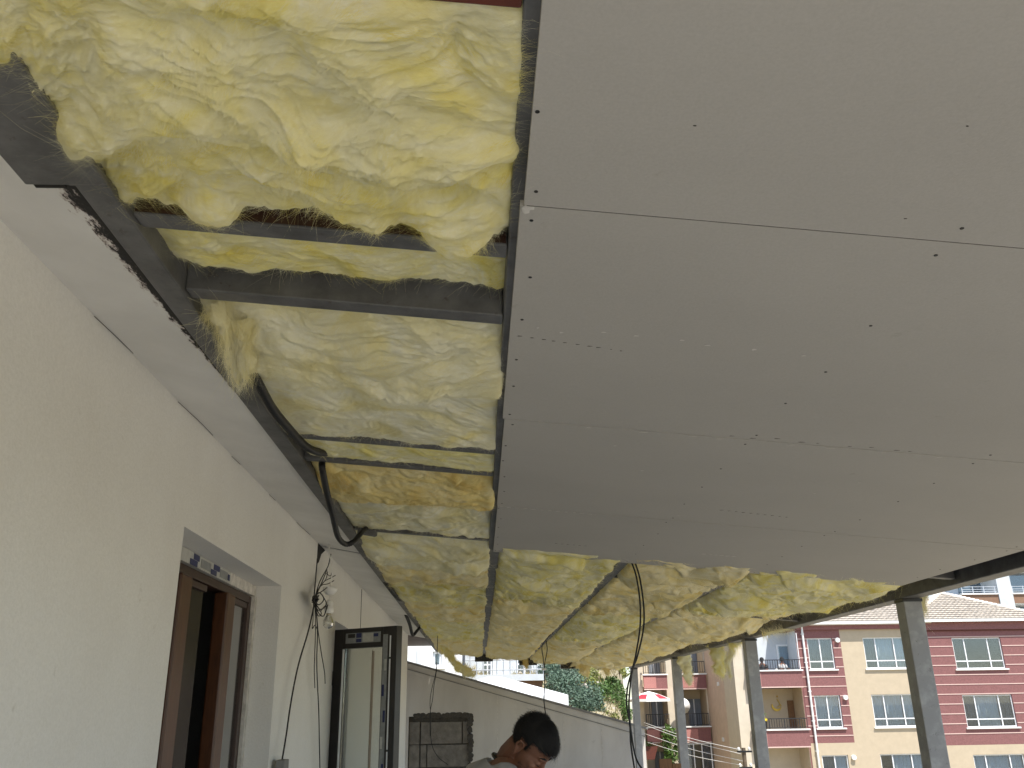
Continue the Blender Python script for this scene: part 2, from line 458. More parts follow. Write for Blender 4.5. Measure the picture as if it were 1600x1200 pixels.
MT['tile'] = basic('weathered_roof_tile', (0.50, 0.44, 0.37), 0.85, 0.25, 5, 0.2, 20)
MT['ridge'] = basic('pale_ridge_tile', (0.66, 0.60, 0.52), 0.85, 0.12, 5)
MT['curtain'] = basic('net_curtain', (0.80, 0.83, 0.85), 0.9, 0.12, 9, stretch=(5, 5, 0.4))
MT['curtain_dark'] = basic('grey_curtain', (0.20, 0.22, 0.25), 0.9, 0.25, 6, stretch=(8, 8, 0.4))
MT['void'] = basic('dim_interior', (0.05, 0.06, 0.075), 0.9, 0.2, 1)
MT['canvas'] = basic('white_canvas', (0.82, 0.82, 0.81), 0.8, 0.03, 3)
MT['gold'] = basic('gilded_metal', (0.42, 0.27, 0.04), 0.35, 0.15, 10, metal=0.6)
MT['yellow'] = basic('yellow_petals', (0.75, 0.55, 0.02), 0.7, 0.15, 10)
MT['redfab'] = basic('red_canvas', (0.45, 0.03, 0.05), 0.8, 0.1, 8)
MT['timber'] = basic('rough_timber', (0.19, 0.10, 0.045), 0.85, 0.35, 14, 0.3, 40, stretch=(5, 5, 0.7))
MT['skin'] = basic('warm_skin', (0.20, 0.088, 0.05), 0.5, 0.10, 30, 0.08, 260)
MT['hair'] = basic('black_hair', (0.007, 0.006, 0.0055), 0.75, 0.3, 60)
MT['shirt'] = basic('grey_jersey', (0.40, 0.40, 0.40), 0.9, 0.12, 14, 0.9, 16)
MT['trousers'] = basic('dark_denim', (0.03, 0.04, 0.07), 0.85, 0.2, 20)
MT['shoe'] = basic('shoe_leather', (0.03, 0.02, 0.015), 0.6, 0.2, 20)
MT['leaf_blue'] = basic('blue_green_leaves', (0.10, 0.155, 0.105), 0.6, 0.35, 1.5)
MT['leaf'] = basic('green_leaves', (0.075, 0.14, 0.025), 0.6, 0.4, 1.5)
MT['leaf_yel'] = basic('yellow_green_leaves', (0.20, 0.22, 0.05), 0.65, 0.35, 1.5)
MT['straw'] = basic('dry_straw', (0.33, 0.28, 0.15), 0.9, 0.3, 1.5)
MT['bark'] = basic('bark', (0.12, 0.09, 0.06), 0.9, 0.3, 12)
MT['rock'] = basic('pale_rock', (0.48, 0.44, 0.38), 0.9, 0.2, 3, 0.4, 10)
W_YEL = wool('yellow_glass_wool', [(0.26, (0.87, 0.74, 0.16)), (0.40, (0.90, 0.83, 0.36)), (0.53, (0.92, 0.89, 0.66)), (0.67, (0.90, 0.81, 0.27)), (0.8, (0.91, 0.86, 0.50))], 0.0)
W_PALE = wool('cream_glass_wool', [(0.28, (0.87, 0.78, 0.38)), (0.45, (0.90, 0.85, 0.56)), (0.62, (0.92, 0.90, 0.74)), (0.8, (0.88, 0.82, 0.46))], 0.7)
W_OCH = wool('ochre_glass_wool', [(0.28, (0.80, 0.58, 0.18)), (0.45, (0.86, 0.72, 0.32)), (0.62, (0.88, 0.80, 0.50)), (0.8, (0.84, 0.68, 0.24))], 1.3)
W_FAR = wool('mixed_glass_wool', [(0.25, (0.85, 0.65, 0.20)), (0.42, (0.91, 0.80, 0.42)), (0.58, (0.93, 0.87, 0.64)), (0.76, (0.89, 0.74, 0.28))], 0.3)
# ================================================================== SETTING
fl = MB().box(-0.97, 3.3, -6.0, 15.45, -0.25, 0.0).build('floor', MT['floor']); tag(fl, 'pale cement screed floor of the covered terrace', 'floor', kind='structure')

def hill_z(x, y):
    a = np.clip((y - 24.0) / 34.0, 0, 1); rise = 0.2 + 9.5 * a * a * (3 - 2 * a)
    rise = rise - 0.16 * (x - 3.0)
    k = np.clip((x - 0.150*y) / 1.0, 0, 1); k = k*k*(3-2*k)
    m = np.clip((y - 20.0) / 5.0, 0, 1); m = m*m*(3-2*m)
    z = -6.0 + (rise + 6.0) * (1 - k) * m
    k2 = np.clip((y - 58.0) / 14.0, 0, 1)
    return z * (1 - k2) + k2 * (3.0 * np.clip((70 - np.abs(x)) / 30, 0, 1) * 0 - 6.0 + 10 * np.clip((9 - x) / 6, 0, 1))
gx = np.concatenate([np.linspace(-1500, -45, 12), np.linspace(-40, 0, 20), np.linspace(0.3, 10, 40), np.linspace(11, 60, 25), np.linspace(75, 1500, 12)])
gy = np.concatenate([np.linspace(-1500, -15, 12), np.linspace(-10, 20, 10), np.linspace(21, 62, 80), np.linspace(64, 90, 12), np.linspace(110, 1500, 12)])
GX, GY = np.meshgrid(gx, gy)
GZ = hill_z(GX, GY)
near = (np.abs(GX - 4) < 12) & (GY > 24) & (GY < 62)
GZ = GZ + near * (0.35 * fbm(np.stack([GX.ravel()*0.7, GY.ravel()*0.7, GX.ravel()*0], 1), 4)).reshape(GX.shape)
nx_, ny_ = len(gx), len(gy)
ii = (np.arange(ny_-1)[:, None]*nx_ + np.arange(nx_-1)[None, :]).ravel()
gr = link('ground', mesh_np('ground', np.stack([GX.ravel(), GY.ravel(), GZ.ravel()], 1), np.stack([ii, ii+1, ii+nx_+1, ii+nx_], 1)), MT['hillsoil'], smooth=True)
tag(gr, 'dry ochre ground rising into a hillside beyond the terrace', 'ground', kind='structure')

# ------------------------------------------------------------------ the house on the near side
house = empty('house', (-0.97, 6.0, 0), 'white plastered house wall with two recessed door openings along the terrace', 'house')
WT = 2.545      # wall top / underside of eave
D1 = (2.89, 4.40, 0.0, 2.175); D2 = (6.12, 6.92, 0.0, 2.164)
put_x = lambda a, b, d: (d, a, b)
wall_holes(-4.0, 12.45, -0.2, WT, [D1, D2], -0.97, -1.22, put_x).build('wall', MT['plaster'], house)
# eave: two plaster soffit pieces with a broken gap between them
def soffit(y0, y1, name='soffit'):
    m = MB()
    P = [(-1.22, 2.5455), (-0.967, 2.5455), (-0.726, 2.500), (-0.726, 2.72), (-1.22, 2.72)]
    m.add([(x, y0, z) for x, z in P] + [(x, y1, z) for x, z in P],
          [(0,1,2,3,4), (9,8,7,6,5)] + [(i, 5+i, 5+(i+1) % 5, (i+1) % 5) for i in range(5)])
    o = m.build(name, MT['soffit'], house); fix_normals(o); return o
soffit(-4.0, 5.40); soffit(5.452, 12.45)
MB().bar((-.975, 5.426, 2.56), (-.728, 5.426, 2.510), .0502, .012).build('soffit_gap_shade', MT['hole'], house)  # black bar standing in for the shade inside the open gap
MB().box(-6.5, -0.74, -4.0, 12.45, 2.722, 2.92).build('roof_slab', MT['reveal'], house)
# broken corner where the cables come out, and the cable slot below: flat black for their shade
MB().add([(-0.968, 5.30, 2.546), (-0.968, 5.56, 2.546), (-0.968, 5.43, 2.50), (-0.968, 5.36, 2.44), (-0.968, 5.30, 2.42),
          (-0.975, 5.30, 2.546), (-0.975, 5.56, 2.546), (-0.975, 5.43, 2.50), (-0.975, 5.36, 2.44), (-0.975, 5.30, 2.42)],
         [(4,3,2,1,0), (5,6,7,8,9)] + [(i, (i+1)%5, 5+(i+1)%5, 5+i) for i in range(5)]).build('broken_corner', MT['hole'], house)
MB().bar((-0.969, 5.305, 2.45), (-0.969, 5.275, 2.21), 0.022, 0.004, up=(1, 0, 0)).build('cable_slot', MT['hole'], house)
MB().bar((-0.969, 7.40, 2.535), (-0.969, 7.42, 2.20), 0.012, 0.003, up=(1, 0, 0)).build('wall_crack', MT['hole'], house)
c_a = on_x(586, 1018, -0.969); c_b = on_x(570, 1200, -0.969)
MB().bar((-.966, 8.38, 2.10), (-.966, 8.38, 0.1), 0.15, 0.006, up=(1, 0, 0)).build('wall_chase', MT['timber'], house)
# hairline along the wall/soffit fold
crk = [(-0.966, y, 2.541 + 0.004*math.sin(y*9)) for y in np.arange(0.6, 5.2, 0.13)]
for a in range(1, len(crk)-3, 5):
    MB().tube(crk[a:a+random.choice([2,3,4])], 0.0009, 4).build('hairline_crack', MT['mortar'], house)
# rooms behind the openings
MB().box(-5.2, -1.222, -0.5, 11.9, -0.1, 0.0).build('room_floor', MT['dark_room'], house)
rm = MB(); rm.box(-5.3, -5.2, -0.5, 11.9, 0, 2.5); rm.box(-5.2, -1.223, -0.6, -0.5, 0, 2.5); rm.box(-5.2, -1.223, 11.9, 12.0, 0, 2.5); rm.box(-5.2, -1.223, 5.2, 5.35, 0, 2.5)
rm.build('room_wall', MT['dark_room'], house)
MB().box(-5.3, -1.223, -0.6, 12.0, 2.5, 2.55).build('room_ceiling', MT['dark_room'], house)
# rough render strip under the lintel and down the far reveal of the first opening
XF = -1.10
rl = MB(); rl.box(-1.20, -1.092, 3.75, 4.398, 2.125, 2.1735); rl.box(-1.20, -1.085, 4.36, 4.398, 0.0, 2.124)
rl.build('rough_render', MT['reveal'], house)

def door_one():
    y0, y1 = 2.905, 4.355
    fr = MB(); fr.box(XF-0.06, XF, y0, y0+0.05, 0, 2.12); fr.box(XF-0.06, XF, y1-0.04, y1, 0, 2.12); fr.box(XF-0.06, XF, y0+0.05, y1-0.04, 2.085, 2.12); 
    d = fr.build('door', MT['brown2'], house, bevel=0.003); tag(d, 'brown double door with one leaf standing slightly open')
    MB().box(XF-0.026, XF-0.020, y0+.051, 3.25, 0.05, 2.084).build('pane', MT['glass'], d)
    MB().box(XF-0.03, XF+.02, 3.255, 3.385, 0.02, 2.08).build('stile', MT['brown'], d, bevel=0.008)
    MB().box(XF-0.026, XF-0.020, 3.385, 3.655, 0.10, 2.055).build('pane', MT['dark_pane'], d)
    MB().box(XF-0.05, XF-.005, 3.385, 3.655, 2.056, 2.082).build('rail', MT['brown2'], d, bevel=0.003)
    MB().box(XF-0.10, XF-.03, 3.656, 3.69, 0.02, 2.08).build('stile', MT['pvc'], d, bevel=0.004)
    MB().box(XF-0.03, XF+.03, 3.845, 3.965, 0.02, 2.08).build('stile', MT['brown'], d, bevel=0.008)
    MB().box(XF-0.016, XF-0.010, 3.965, 4.285, 0.10, 2.055).build('pane', MT['dusty_glass'], d)
    MB().box(XF-0.05, XF-.0, 3.965, 4.285, 2.056, 2.082).build('rail', MT['brown2'], d, bevel=0.003)
    MB().box(XF-0.05, XF+.005, 4.286, 4.312, 0.02, 2.08).build('stile', MT['brown2'], d, bevel=0.004)
    MB().box(XF-0.055, XF-.045, 3.97, 4.28, 0.05, 2.05).build('reflection_sheet', MT['tape'], d)  # pale sheet added behind the pane for its reflection and dust
    # protective film strip along the head of the frame, with its printed blue blocks
    zt = 2.1215
    MB().box(XF-0.02, XF+0.016, y0, y0+1.0, zt, zt+0.05).build('film_strip', MT['tape'], d)
    for (q, w, lo, hi, mt) in ((0.43, .09, .0, .022, 'blue'), (0.47, .07, .024, .046, 'blue'), (0.565, .13, .008, .04, 'greyfilm'), (0.70, .08, .002, .022, 'blue'), (0.735, .085, .024, .046, 'blue'), (0.83, .11, .008, .04, 'greyfilm'), (0.95, .03, .01, .035, 'blue')):
        MB().box(XF+0.0165, XF+0.018, y0+q, y0+q+w, zt+lo, zt+hi).build('printed_mark', MT[mt], d)
    MB().box(XF+0.031, XF+0.05, 3.87, 3.895, 1.2, 1.32).build('handle', MT['brass'], d)
door_one()

def door_two():
    # an outward-opened leaf hinged on the near jamb of the second opening
    h = np.array([-0.955, 6.15]); e = np.array([-0.512, 5.87])
    t = (e - h) / np.linalg.norm(e - h); W = float(np.linalg.norm(e - h)); n = np.array([t[1], -t[0]])   # towards the camera
    if n[1] > 0: n = -n
    d = empty('door', (float(h[0]), float(h[1]), 0)); d.parent = house; d.location = Vector((h[0], h[1], 0)) - house.location
    tag(d, 'dark framed glass door leaf standing open into the terrace')
    def bx(name, s0, s1, z0, z1, k0, k1, mat, bevel=0):
        m = MB(); P = []
        for z in (z0, z1):
            for (s, k) in ((s0, k0), (s1, k0), (s1, k1), (s0, k1)):
                q = h + t*s + n*k; P.append((q[0], q[1], z))
        m.add(P, [(0,1,2,3), (7,6,5,4), (0,4,5,1), (1,5,6,2), (2,6,7,3), (3,7,4,0)])
        o = m.build(name, MT[mat], d); fix_normals(o)
        if bevel:
            b = o.modifiers.new('bevel', 'BEVEL'); b.width = bevel; b.segments = 2
        return o
    T = 2.105
    bx('stile', 0, 0.075, 0.02, T, -.03, .03, 'pvc', .004); bx('stile', W-0.115, W, 0.02, T, -.03, .03, 'pvc', .004)
    bx('rail', 0.075, W-0.115, T-0.125, T, -.03, .03, 'pvc', .004); bx('rail', 0.075, W-0.115, 0.02, 0.16, -.03, .03, 'pvc', .004)
    bx('pane', 0.075, W-0.115, 0.16, T-0.125, -.006, .0, 'glass')
    bx('glint_strip', 0.076, 0.084, 0.16, T-0.13, .018, .028, 'white_pvc'); bx('glint_strip', W-0.052, W-0.044, 0.1, T-0.06, .0302, .034, 'white_pvc')  # white strips painted in as light glints on the dark profile
    bx('film_strip', 0.10, W-0.13, T-0.095, T-0.03, .0302, .0312, 'greyfilm')
    for (s, w, a, b, mt) in ((.12, .06, .035, .06, 'pvc'), (.19, .045, .032, .062, 'blue'), (.245, .09, .036, .09, 'tape'), (.335, .04, .04, .06, 'blue'), (.19, .045, .068, .09, 'blue')):
        bx('printed_mark', s, min(s+w, W-0.132), T-b, T-a, .0314, .0318, mt)
    bx('film_strip', W-0.108, W-0.070, 0.2, T-0.05, .0302, .0312, 'greyfilm')
    for k, z in enumerate(np.arange(0.9, T-0.12, 0.155)):
        bx('printed_mark', W-0.106 if k % 2 else W-0.092, W-0.088 if k % 2 else W-0.074, z, z+0.07, .0314, .0318, 'blue' if k % 3 else 'tape')
    for z in (1.9, 1.35): bx('screw', W-0.055, W-0.041, z, z+0.012, .034, .038, 'pvc')
    for z in (0.4, 1.75): bx('hinge', -0.02, 0.012, z, z+0.09, .02, .045, 'pvc', .003)
door_two()

# ------------------------------------------------------------------ terrace end wall with the blocked-up opening
EW = 15.6
ew = empty('terrace_wall', (0.5, EW, 0), 'pale rendered end wall of the terrace with a sloping coping', 'wall')
tl = on_y(636, 1036, EW); tr = on_y(1022, 1143, EW)
PX0, PX1, PZ1 = -1.17, -0.135, 1.47
xa, xb = -2.2, 2.78
def topz(x): return float(tl[2] + (tr[2]-tl[2]) * (x - tl[0]) / (tr[0]-tl[0]))
m = MB()
def slab(x0, x1, z0, z1f):
    za, zb = (z1f(x0), z1f(x1)) if callable(z1f) else (z1f, z1f)
    m.add([(x0,EW,z0),(x1,EW,z0),(x1,EW,zb),(x0,EW,za),(x0,EW+.22,z0),(x1,EW+.22,z0),(x1,EW+.22,zb),(x0,EW+.22,za)],
          [(0,1,2,3),(5,4,7,6),(3,2,6,7),(0,4,5,1),(1,5,6,2),(4,0,3,7)])
slab(xa, PX0, -0.2, topz); slab(PX0, PX1, PZ1, topz); slab(PX1, xb, -0.2, topz)
fix_normals(m.build('wall_panel', MT['endwall'], ew))
m = MB(); za, zb = topz(xa-.05), topz(xb+.05)
m.add([(xa-.05,EW-.035,za+.002),(xb+.05,EW-.035,zb+.002),(xb+.05,EW+.25,zb+.002),(xa-.05,EW+.25,za+.002),(xa-.05,EW-.035,za+.035),(xb+.05,EW-.035,zb+.035),(xb+.05,EW+.25,zb+.035),(xa-.05,EW+.25,za+.035)],
      [(0,3,2,1),(4,5,6,7),(0,1,5,4),(1,2,6,5),(2,3,7,6),(3,0,4,7)])
m.build('coping', MT['coping'], ew)
m = MB(); m.add([(xa,EW-.012,za-.11),(xb,EW-.012,zb-.11),(xb,EW-.001,zb-.11),(xa,EW-.001,za-.11),(xa,EW-.012,za-.098),(xb,EW-.012,zb-.098),(xb,EW-.001,zb-.098),(xa,EW-.001,za-.098)],
      [(0,3,2,1),(4,5,6,7),(0,1,5,4),(1,2,6,5),(2,3,7,6),(3,0,4,7)])
m.build('drip_line', MT['coping'], ew)
for x in (0.31, 0.62, 1.42, 2.05):
    MB().box(x, x+.008, EW-.003, EW-.001, 0, topz(x)-.12).build('panel_joint', MT['reveal'], ew)
# blocks: one wider cut column against the house, courses laid with rough mortar
MB().box(PX0, PX1, EW+.05, EW+.2, 0, PZ1).build('mortar_bed', MT['mortar'], ew)
zz = PZ1 - 0.085
row = 0
while zz > 0.05:
    hgt = 0.355; z0 = max(zz-hgt, 0.02)
    cuts = [PX0+.20, PX1-.14-(0.0 if row % 2 == 0 else .0), PX1-.015] if row % 2 == 0 else [PX0+.20, PX0+.31, PX1-.015]
    for a, b in zip(cuts[:-1], cuts[1:]):
        o = MB().box(a+.008, b-.008, EW+.015+RNG.uniform(0, .02), EW+.2, z0+.012, zz-.006).build('block', MT['block'], ew, bevel=.008)
    o = MB().box(PX0+.012, PX0+.188, EW+.03, EW+.2, z0+.004, zz).build('block', MT['block'], ew, bevel=.012)
    zz -= hgt; row += 1
# crumbled plaster lip round the opening
lip = MB()
for k in range(150):
    s = RNG.uniform(0, 1)
    for side in (0, 1):
        if side == 0: p = (PX0+.1+s*(PX1-PX0-.1), PZ1 + RNG.uniform(-.01, .03))
        else: p = (PX1 + RNG.uniform(-.02, .012), PZ1*(1-s))
        r = RNG.uniform(.015, .04)
        lip.ellipsoid((p[0], EW+.005, p[1]), (r*1.4, .022, r), None, 7, 5)
lip.build('crumbled_edge', MT['mortar'], ew)

# ------------------------------------------------------------------ steel canopy frame
frame = empty('canopy_frame', (0.9, 7.0, 0), 'grey painted steel frame of posts, beams and joists carrying the terrace canopy', 'steel frame')
JB = 0.0125    # joist underside sits just above the boards
def long_joist(x0, x1, y0, y1, h=.09, name='joist', dz=JB):
    m = MB(); P = []
    for y in (y0, y1):
        P += [(x0, y, zc(x0)+dz), (x1, y, zc(x1)+dz), (x1, y, zc(x1)+dz+h), (x0, y, zc(x0)+dz+h)]
    m.add(P, [(0,1,2,3), (7,6,5,4), (0,4,5,1), (1,5,6,2), (2,6,7,3), (3,7,4,0)])
    o = m.build(name, MT['steel'], frame); fix_normals(o)
    b = o.modifiers.new('bevel', 'BEVEL'); b.width = .004; b.segments = 2
    return o
YE = 15.25
long_joist(-0.722, -0.660, -1.2, YE, .10, 'beam', 0.0)
for (a, b) in ((.058, .118), (.795, .855), (1.485, 1.545)): long_joist(a, b, -1.2, YE-.005)
MB().box(2.53, 2.64, -1.2, YE+.06, 2.171, 2.262).build('edge_beam', MT['steel'], frame, bevel=.006)
MB().box(2.645, 2.70, -1.2, YE+.06, 2.195, 2.215).build('gutter_lip', MT['steel'], frame)
cross_y = [(1.468, 1.518), (1.785, 1.835), (2.895, 2.94), (3.20, 3.245), (4.59, 4.635), (5.52, 5.56), (7.0, 7.04), (8.45, 8.49), (9.9, 9.94), (11.3, 11.34)]
def cross(y0, y1, x0, x1, h=.085, mat='steel', name='cross_joist', dz=JB):
    m = MB(); P = []
    for y in (y0, y1):
        P += [(x0, y, zc(x0)+dz), (x1, y, zc(x1)+dz), (x1, y, zc(x1)+dz+h), (x0, y, zc(x0)+dz+h)]
    m.add(P, [(0,1,2,3), (7,6,5,4), (0,4,5,1), (1,5,6,2), (2,6,7,3), (3,7,4,0)])
    o = m.build(name, MT[mat], frame); fix_normals(o)
    b = o.modifiers.new('bevel', 'BEVEL'); b.width = .004; b.segments = 2
    return o
for (a, b) in cross_y:
    cross(a, b, -0.6595, 0.0565, .088)
for (a, b) in cross_y[4:]:
    cross(a, b, .12, .793); cross(a, b, .857, 1.483); cross(a, b, 1.547, 2.528)
MB().add([(-.655, 1.4665, zc(-.655)+.018), (.054, 1.4665, zc(.054)+.018), (.054, 1.4665, zc(.054)+.098), (-.655, 1.4665, zc(-.655)+.098), (-.655, 1.4655, zc(-.655)+.018), (.054, 1.4655, zc(.054)+.018), (.054, 1.4655, zc(.054)+.098), (-.655, 1.4655, zc(-.655)+.098)], [(0,1,2,3),(7,6,5,4),(4,5,1,0),(3,2,6,7),(0,3,7,4),(5,6,2,1)]).build('primer_strip', MT['brown2'], frame)
o = cross(0.60, 0.865, -0.6595, 0.0565, .07, 'oxide'); tag(o, 'dark oxide-red cross joist')
for x in (.088, .825, 1.515): MB().box(x-.15, x+.15, YE-.06, YE-.005, zc(x)-.10, zc(x)+.08).build('dark_cavity_box', MT['pvc'], frame)  # dark boxes standing in for the shaded cavities at the joist ends
MB().bar((-.72, YE+.03, zc(-.72)+.06), (2.53, YE+.03, zc(2.53)+.06), .05, .10).build('end_beam', MT['steel'], frame)
for y in (5.215, 8.50, 11.80, 15.10):
    p = MB().box(2.53, 2.64, y, y+.11, 0.0, 2.17).build('post', MT['post'], frame, bevel=.005)
    MB().box(2.47, 2.70, y-.06, y+.17, 0.0, .012).build('base_plate', MT['steel'], p)
    MB().box(2.526, 2.644, y-.004, y+.114, 2.15, 2.168).build('weld_seam', MT['pvc'], p)
# wider channel plate welded under the wall beam close to the camera
cp = MB(); cp.box(-.792, -.650, -1.2, 1.335, 2.470, 2.482); cp.box(-.792, -.784, -1.2, 1.335, 2.4825, 2.515)
cp.build('channel_plate', MT['steel'], frame, bevel=.003)
MB().box(-.781, -.728, 1.336, 1.350, 2.474, 2.508).build('plate_end', MT['hole'], frame)
MB().box(-.720, -.666, 1.336, 1.342, 2.474, 2.4835).build('weld_seam', MT['steel'], frame)

# roof sheet over the frame
nC = 88; m = MB()
xs = np.linspace(-.70, 3.05, nC); 
V = []
for y in (-1.3, YE+.25):
    for i, x in enumerate(xs): V.append((x, y, zc(x)+.118 + (.022 if (i//2) % 2 else 0)))
for y in (-1.3, YE+.25):
    for i, x in enumerate(xs): V.append((x, y, zc(x)+.121 + (.022 if (i//2) % 2 else 0)))
F = [(i, i+1, nC+i+1, nC+i) for i in range(nC-1)] + [(2*nC+i, 3*nC+i, 3*nC+i+1, 2*nC+i+1) for i in range(nC-1)]
rs = MB().add(V, F).box(-2.4, -.705, 12.47, YE+.34, 2.60, 2.62).build('canopy_roof', MT['sheet']); tag(rs, 'dark corrugated metal roof sheet over the steel canopy, with an added flat sun-blocking sheet', 'roof')  # flat box added past the house corner to block sun on end wall

# ------------------------------------------------------------------ plasterboard sheets
screw_me = MB().lathe((0, 0, 0), [(.0001, -.0012), (.0036, -.0012), (.0036, .002)], 8).mesh('screw')
seams = [0.105, 1.298, 2.487, 3.684, 4.866]
blabels = ['large grey plasterboard sheet nearest overhead, cut off by the top of the view',
           'grey plasterboard sheet with scuff dents and a dashed scratch, second from overhead',
           'grey plasterboard sheet between the scuffed sheet and the outermost one, third along the ceiling',
           'grey plasterboard sheet along the open edge where the yellow wool is bare']
XB1 = 2.36
for k in range(4):
    y0, y1 = seams[k] + (.0018, .003, .0015, .0015)[k], seams[k+1] - .0018
    x0 = (.080, .074, .080, .083)[k]
    m = MB(); P = []
    nseg = 40
    ys = np.linspace(y0, y1, 2); dzk = (-0.0012, 0.0, -0.0008, -0.0016)[k]
    for y in ys:
        P += [(x0, y, zc(x0)+dzk), (XB1, y, zc(XB1)+dzk), (XB1, y, zc(XB1)+.0118+dzk), (x0, y, zc(x0)+.0118+dzk)]
    m.add(P, [(0,1,2,3), (7,6,5,4), (0,4,5,1), (1,5,6,2), (2,6,7,3), (3,7,4,0)])
    bd = m.build('plasterboard', MT['board']); fix_normals(bd)
    tag(bd, blabels[k], 'plasterboard', 'plasterboard sheets screwed under the canopy joists')
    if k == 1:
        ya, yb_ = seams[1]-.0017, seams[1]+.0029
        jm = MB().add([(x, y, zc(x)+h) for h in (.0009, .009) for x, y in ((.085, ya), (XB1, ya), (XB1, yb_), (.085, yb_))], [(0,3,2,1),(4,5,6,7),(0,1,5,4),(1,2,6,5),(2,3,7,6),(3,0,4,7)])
        jm.build('seam_shade_strip', MT['hole'], bd)  # black strip put in the open seam as its shadow line
    cols = (.098, .825, 1.515, 2.30)
    for x in cols:
        n = 5 if x != .098 else 6
        for j in range(n):
            y = y0 + .045 + (y1-y0-.09) * j/(n-1) + RNG.uniform(-.03, .03)*(0 < j < n-1)
            xx = x + RNG.uniform(-.012, .012)
            s = bpy.data.objects.new('screw', screw_me); COL.objects.link(s); s.parent = bd; s.location = (xx, y, zc(xx)+dzk+.0002)
            if not screw_me.materials: screw_me.materials.append(MT['black'])
    # scuffs and torn paper, a fraction of a millimetre proud
    sc = MB(); sw = MB()
    def fleck(mb, x, y, w, l):
        z = zc(x)+dzk-.0006
        n = 7; mb.add([(x+w*math.cos(6.283*q/n)*RNG.uniform(.6, 1.2), y+l*math.sin(6.283*q/n)*RNG.uniform(.6, 1.2), z - 0*q) for q in range(n)] + [(x, y, zc(x)+dzk+.003)],
               [tuple(range(n))] + [(q, n, (q+1) % n) for q in range(n)])
    if k == 1:
        for q in range(10): fleck(sc, .10+q*.027+RNG.uniform(-.004, .004), 1.86+q*.004, RNG.uniform(.003, .010), .0016)
        for q in range(8): fleck(sw, .13+q*.085+RNG.uniform(-.03, .03), 1.80+q*.004+RNG.uniform(-.01, .02), RNG.uniform(.004, .009), RNG.uniform(.002, .005))
        for q in range(9): fleck(sc, .75+q*.07+RNG.uniform(-.02, .02), y1-.012-RNG.uniform(0, .02), RNG.uniform(.005, .02), .0015)
        fleck(sw, .085, y0+.012, .010, .016); fleck(sw, .092, y0+.006, .014, .006)
    elif k == 2:
        for q in range(10): fleck(sc, .98+q*.03, 3.42+q*.003, RNG.uniform(.004, .012), .002)
        for q in range(8): fleck(sw, .3+q*.16+RNG.uniform(-.05, .05), y0+.012, RNG.uniform(.01, .03), .0018)
        for q in range(5): fleck(sw, .2+RNG.uniform(0, 1.6), RNG.uniform(y0+.1, y1-.1), .006, .003)
    elif k == 3:
        for q in range(12): fleck(sw, .1+q*.035, y0+.008, RNG.uniform(.008, .02), .003)
        for q in range(6): fleck(sc, .4+q*.03, 4.45, .009, .003)
        for q in range(6): fleck(sw, 1.15+q*.03, 4.4, .02, .006)
    else:
        for q in range(7): fleck(sc, RNG.uniform(.3, 1.4), RNG.uniform(.6, 1.25), .003, .0015)
    if sc.v: tag(fix_normals(sc.build('scuff_mark', MT['mortar'], bd)), kind='stuff')
    if sw.v: tag(fix_normals(sw.build('torn_paper', MT['gypsum'], bd)), kind='stuff')
# ------------------------------------------------------------------ glass wool
def ss(a, b, x):
    t = np.clip((x-a)/(b-a), 0, 1); return t*t*(3-2*t)
def fibres(P, Nn, T1, T2, n, length, width, seed, jit=0.28, lift=.0012, mask=None, tn=.05):
    """n thin curved ribbons lying on and just off a surface given by points, normals and tangents."""
    r = np.random.RandomState(seed)
    idx = r.randint(0, len(P), n) if mask is None else r.choice(len(P), n, p=mask/mask.sum())
    p = P[idx]; nn = Nn[idx]; a = T1[idx]; b = T2[idx]
    flow = 2.6*noise(p*np.array([2.6, 2.6, 2.6])+seed) + 1.3*noise(p*8+seed*2) + r.normal(0, jit, n)
    t = a*np.cos(flow)[:, None] + b*np.sin(flow)[:, None] + nn*r.normal(.01, tn, n)[:, None]
    t /= np.linalg.norm(t, axis=1)[:, None]
    side = np.cross(t, nn); side /= np.linalg.norm(side, axis=1)[:, None]+1e-9
    L = r.gamma(2.2, length/2.2, n)
    c1 = r.normal(0, .22, n); c2 = r.normal(-.10, .06, n)
    p = p + nn*(r.uniform(-.3, 1, n)*lift)[:, None]
    S = 5; V = np.zeros((n, S, 2, 3))
    for k in range(S):
        s = (k/(S-1)-.5)
        q = p + t*(L*s)[:, None] + side*(c1*L*(s*s-.08))[:, None]*2 + nn*(c2*L*(s*s-.08))[:, None]*2
        w = (width*(1-.8*abs(s)*1.6)*r.uniform(.6, 1.3, n))[:, None]
        V[:, k, 0] = q - side*w/2; V[:, k, 1] = q + side*w/2
    base = (np.arange(n)*S*2)[:, None, None]
    k = np.arange(S-1)[None, :, None]
    F = base + k*2 + np.array([0, 1, 3, 2])[None, None, :]
    return V.reshape(-1, 3), F.reshape(-1, 4)

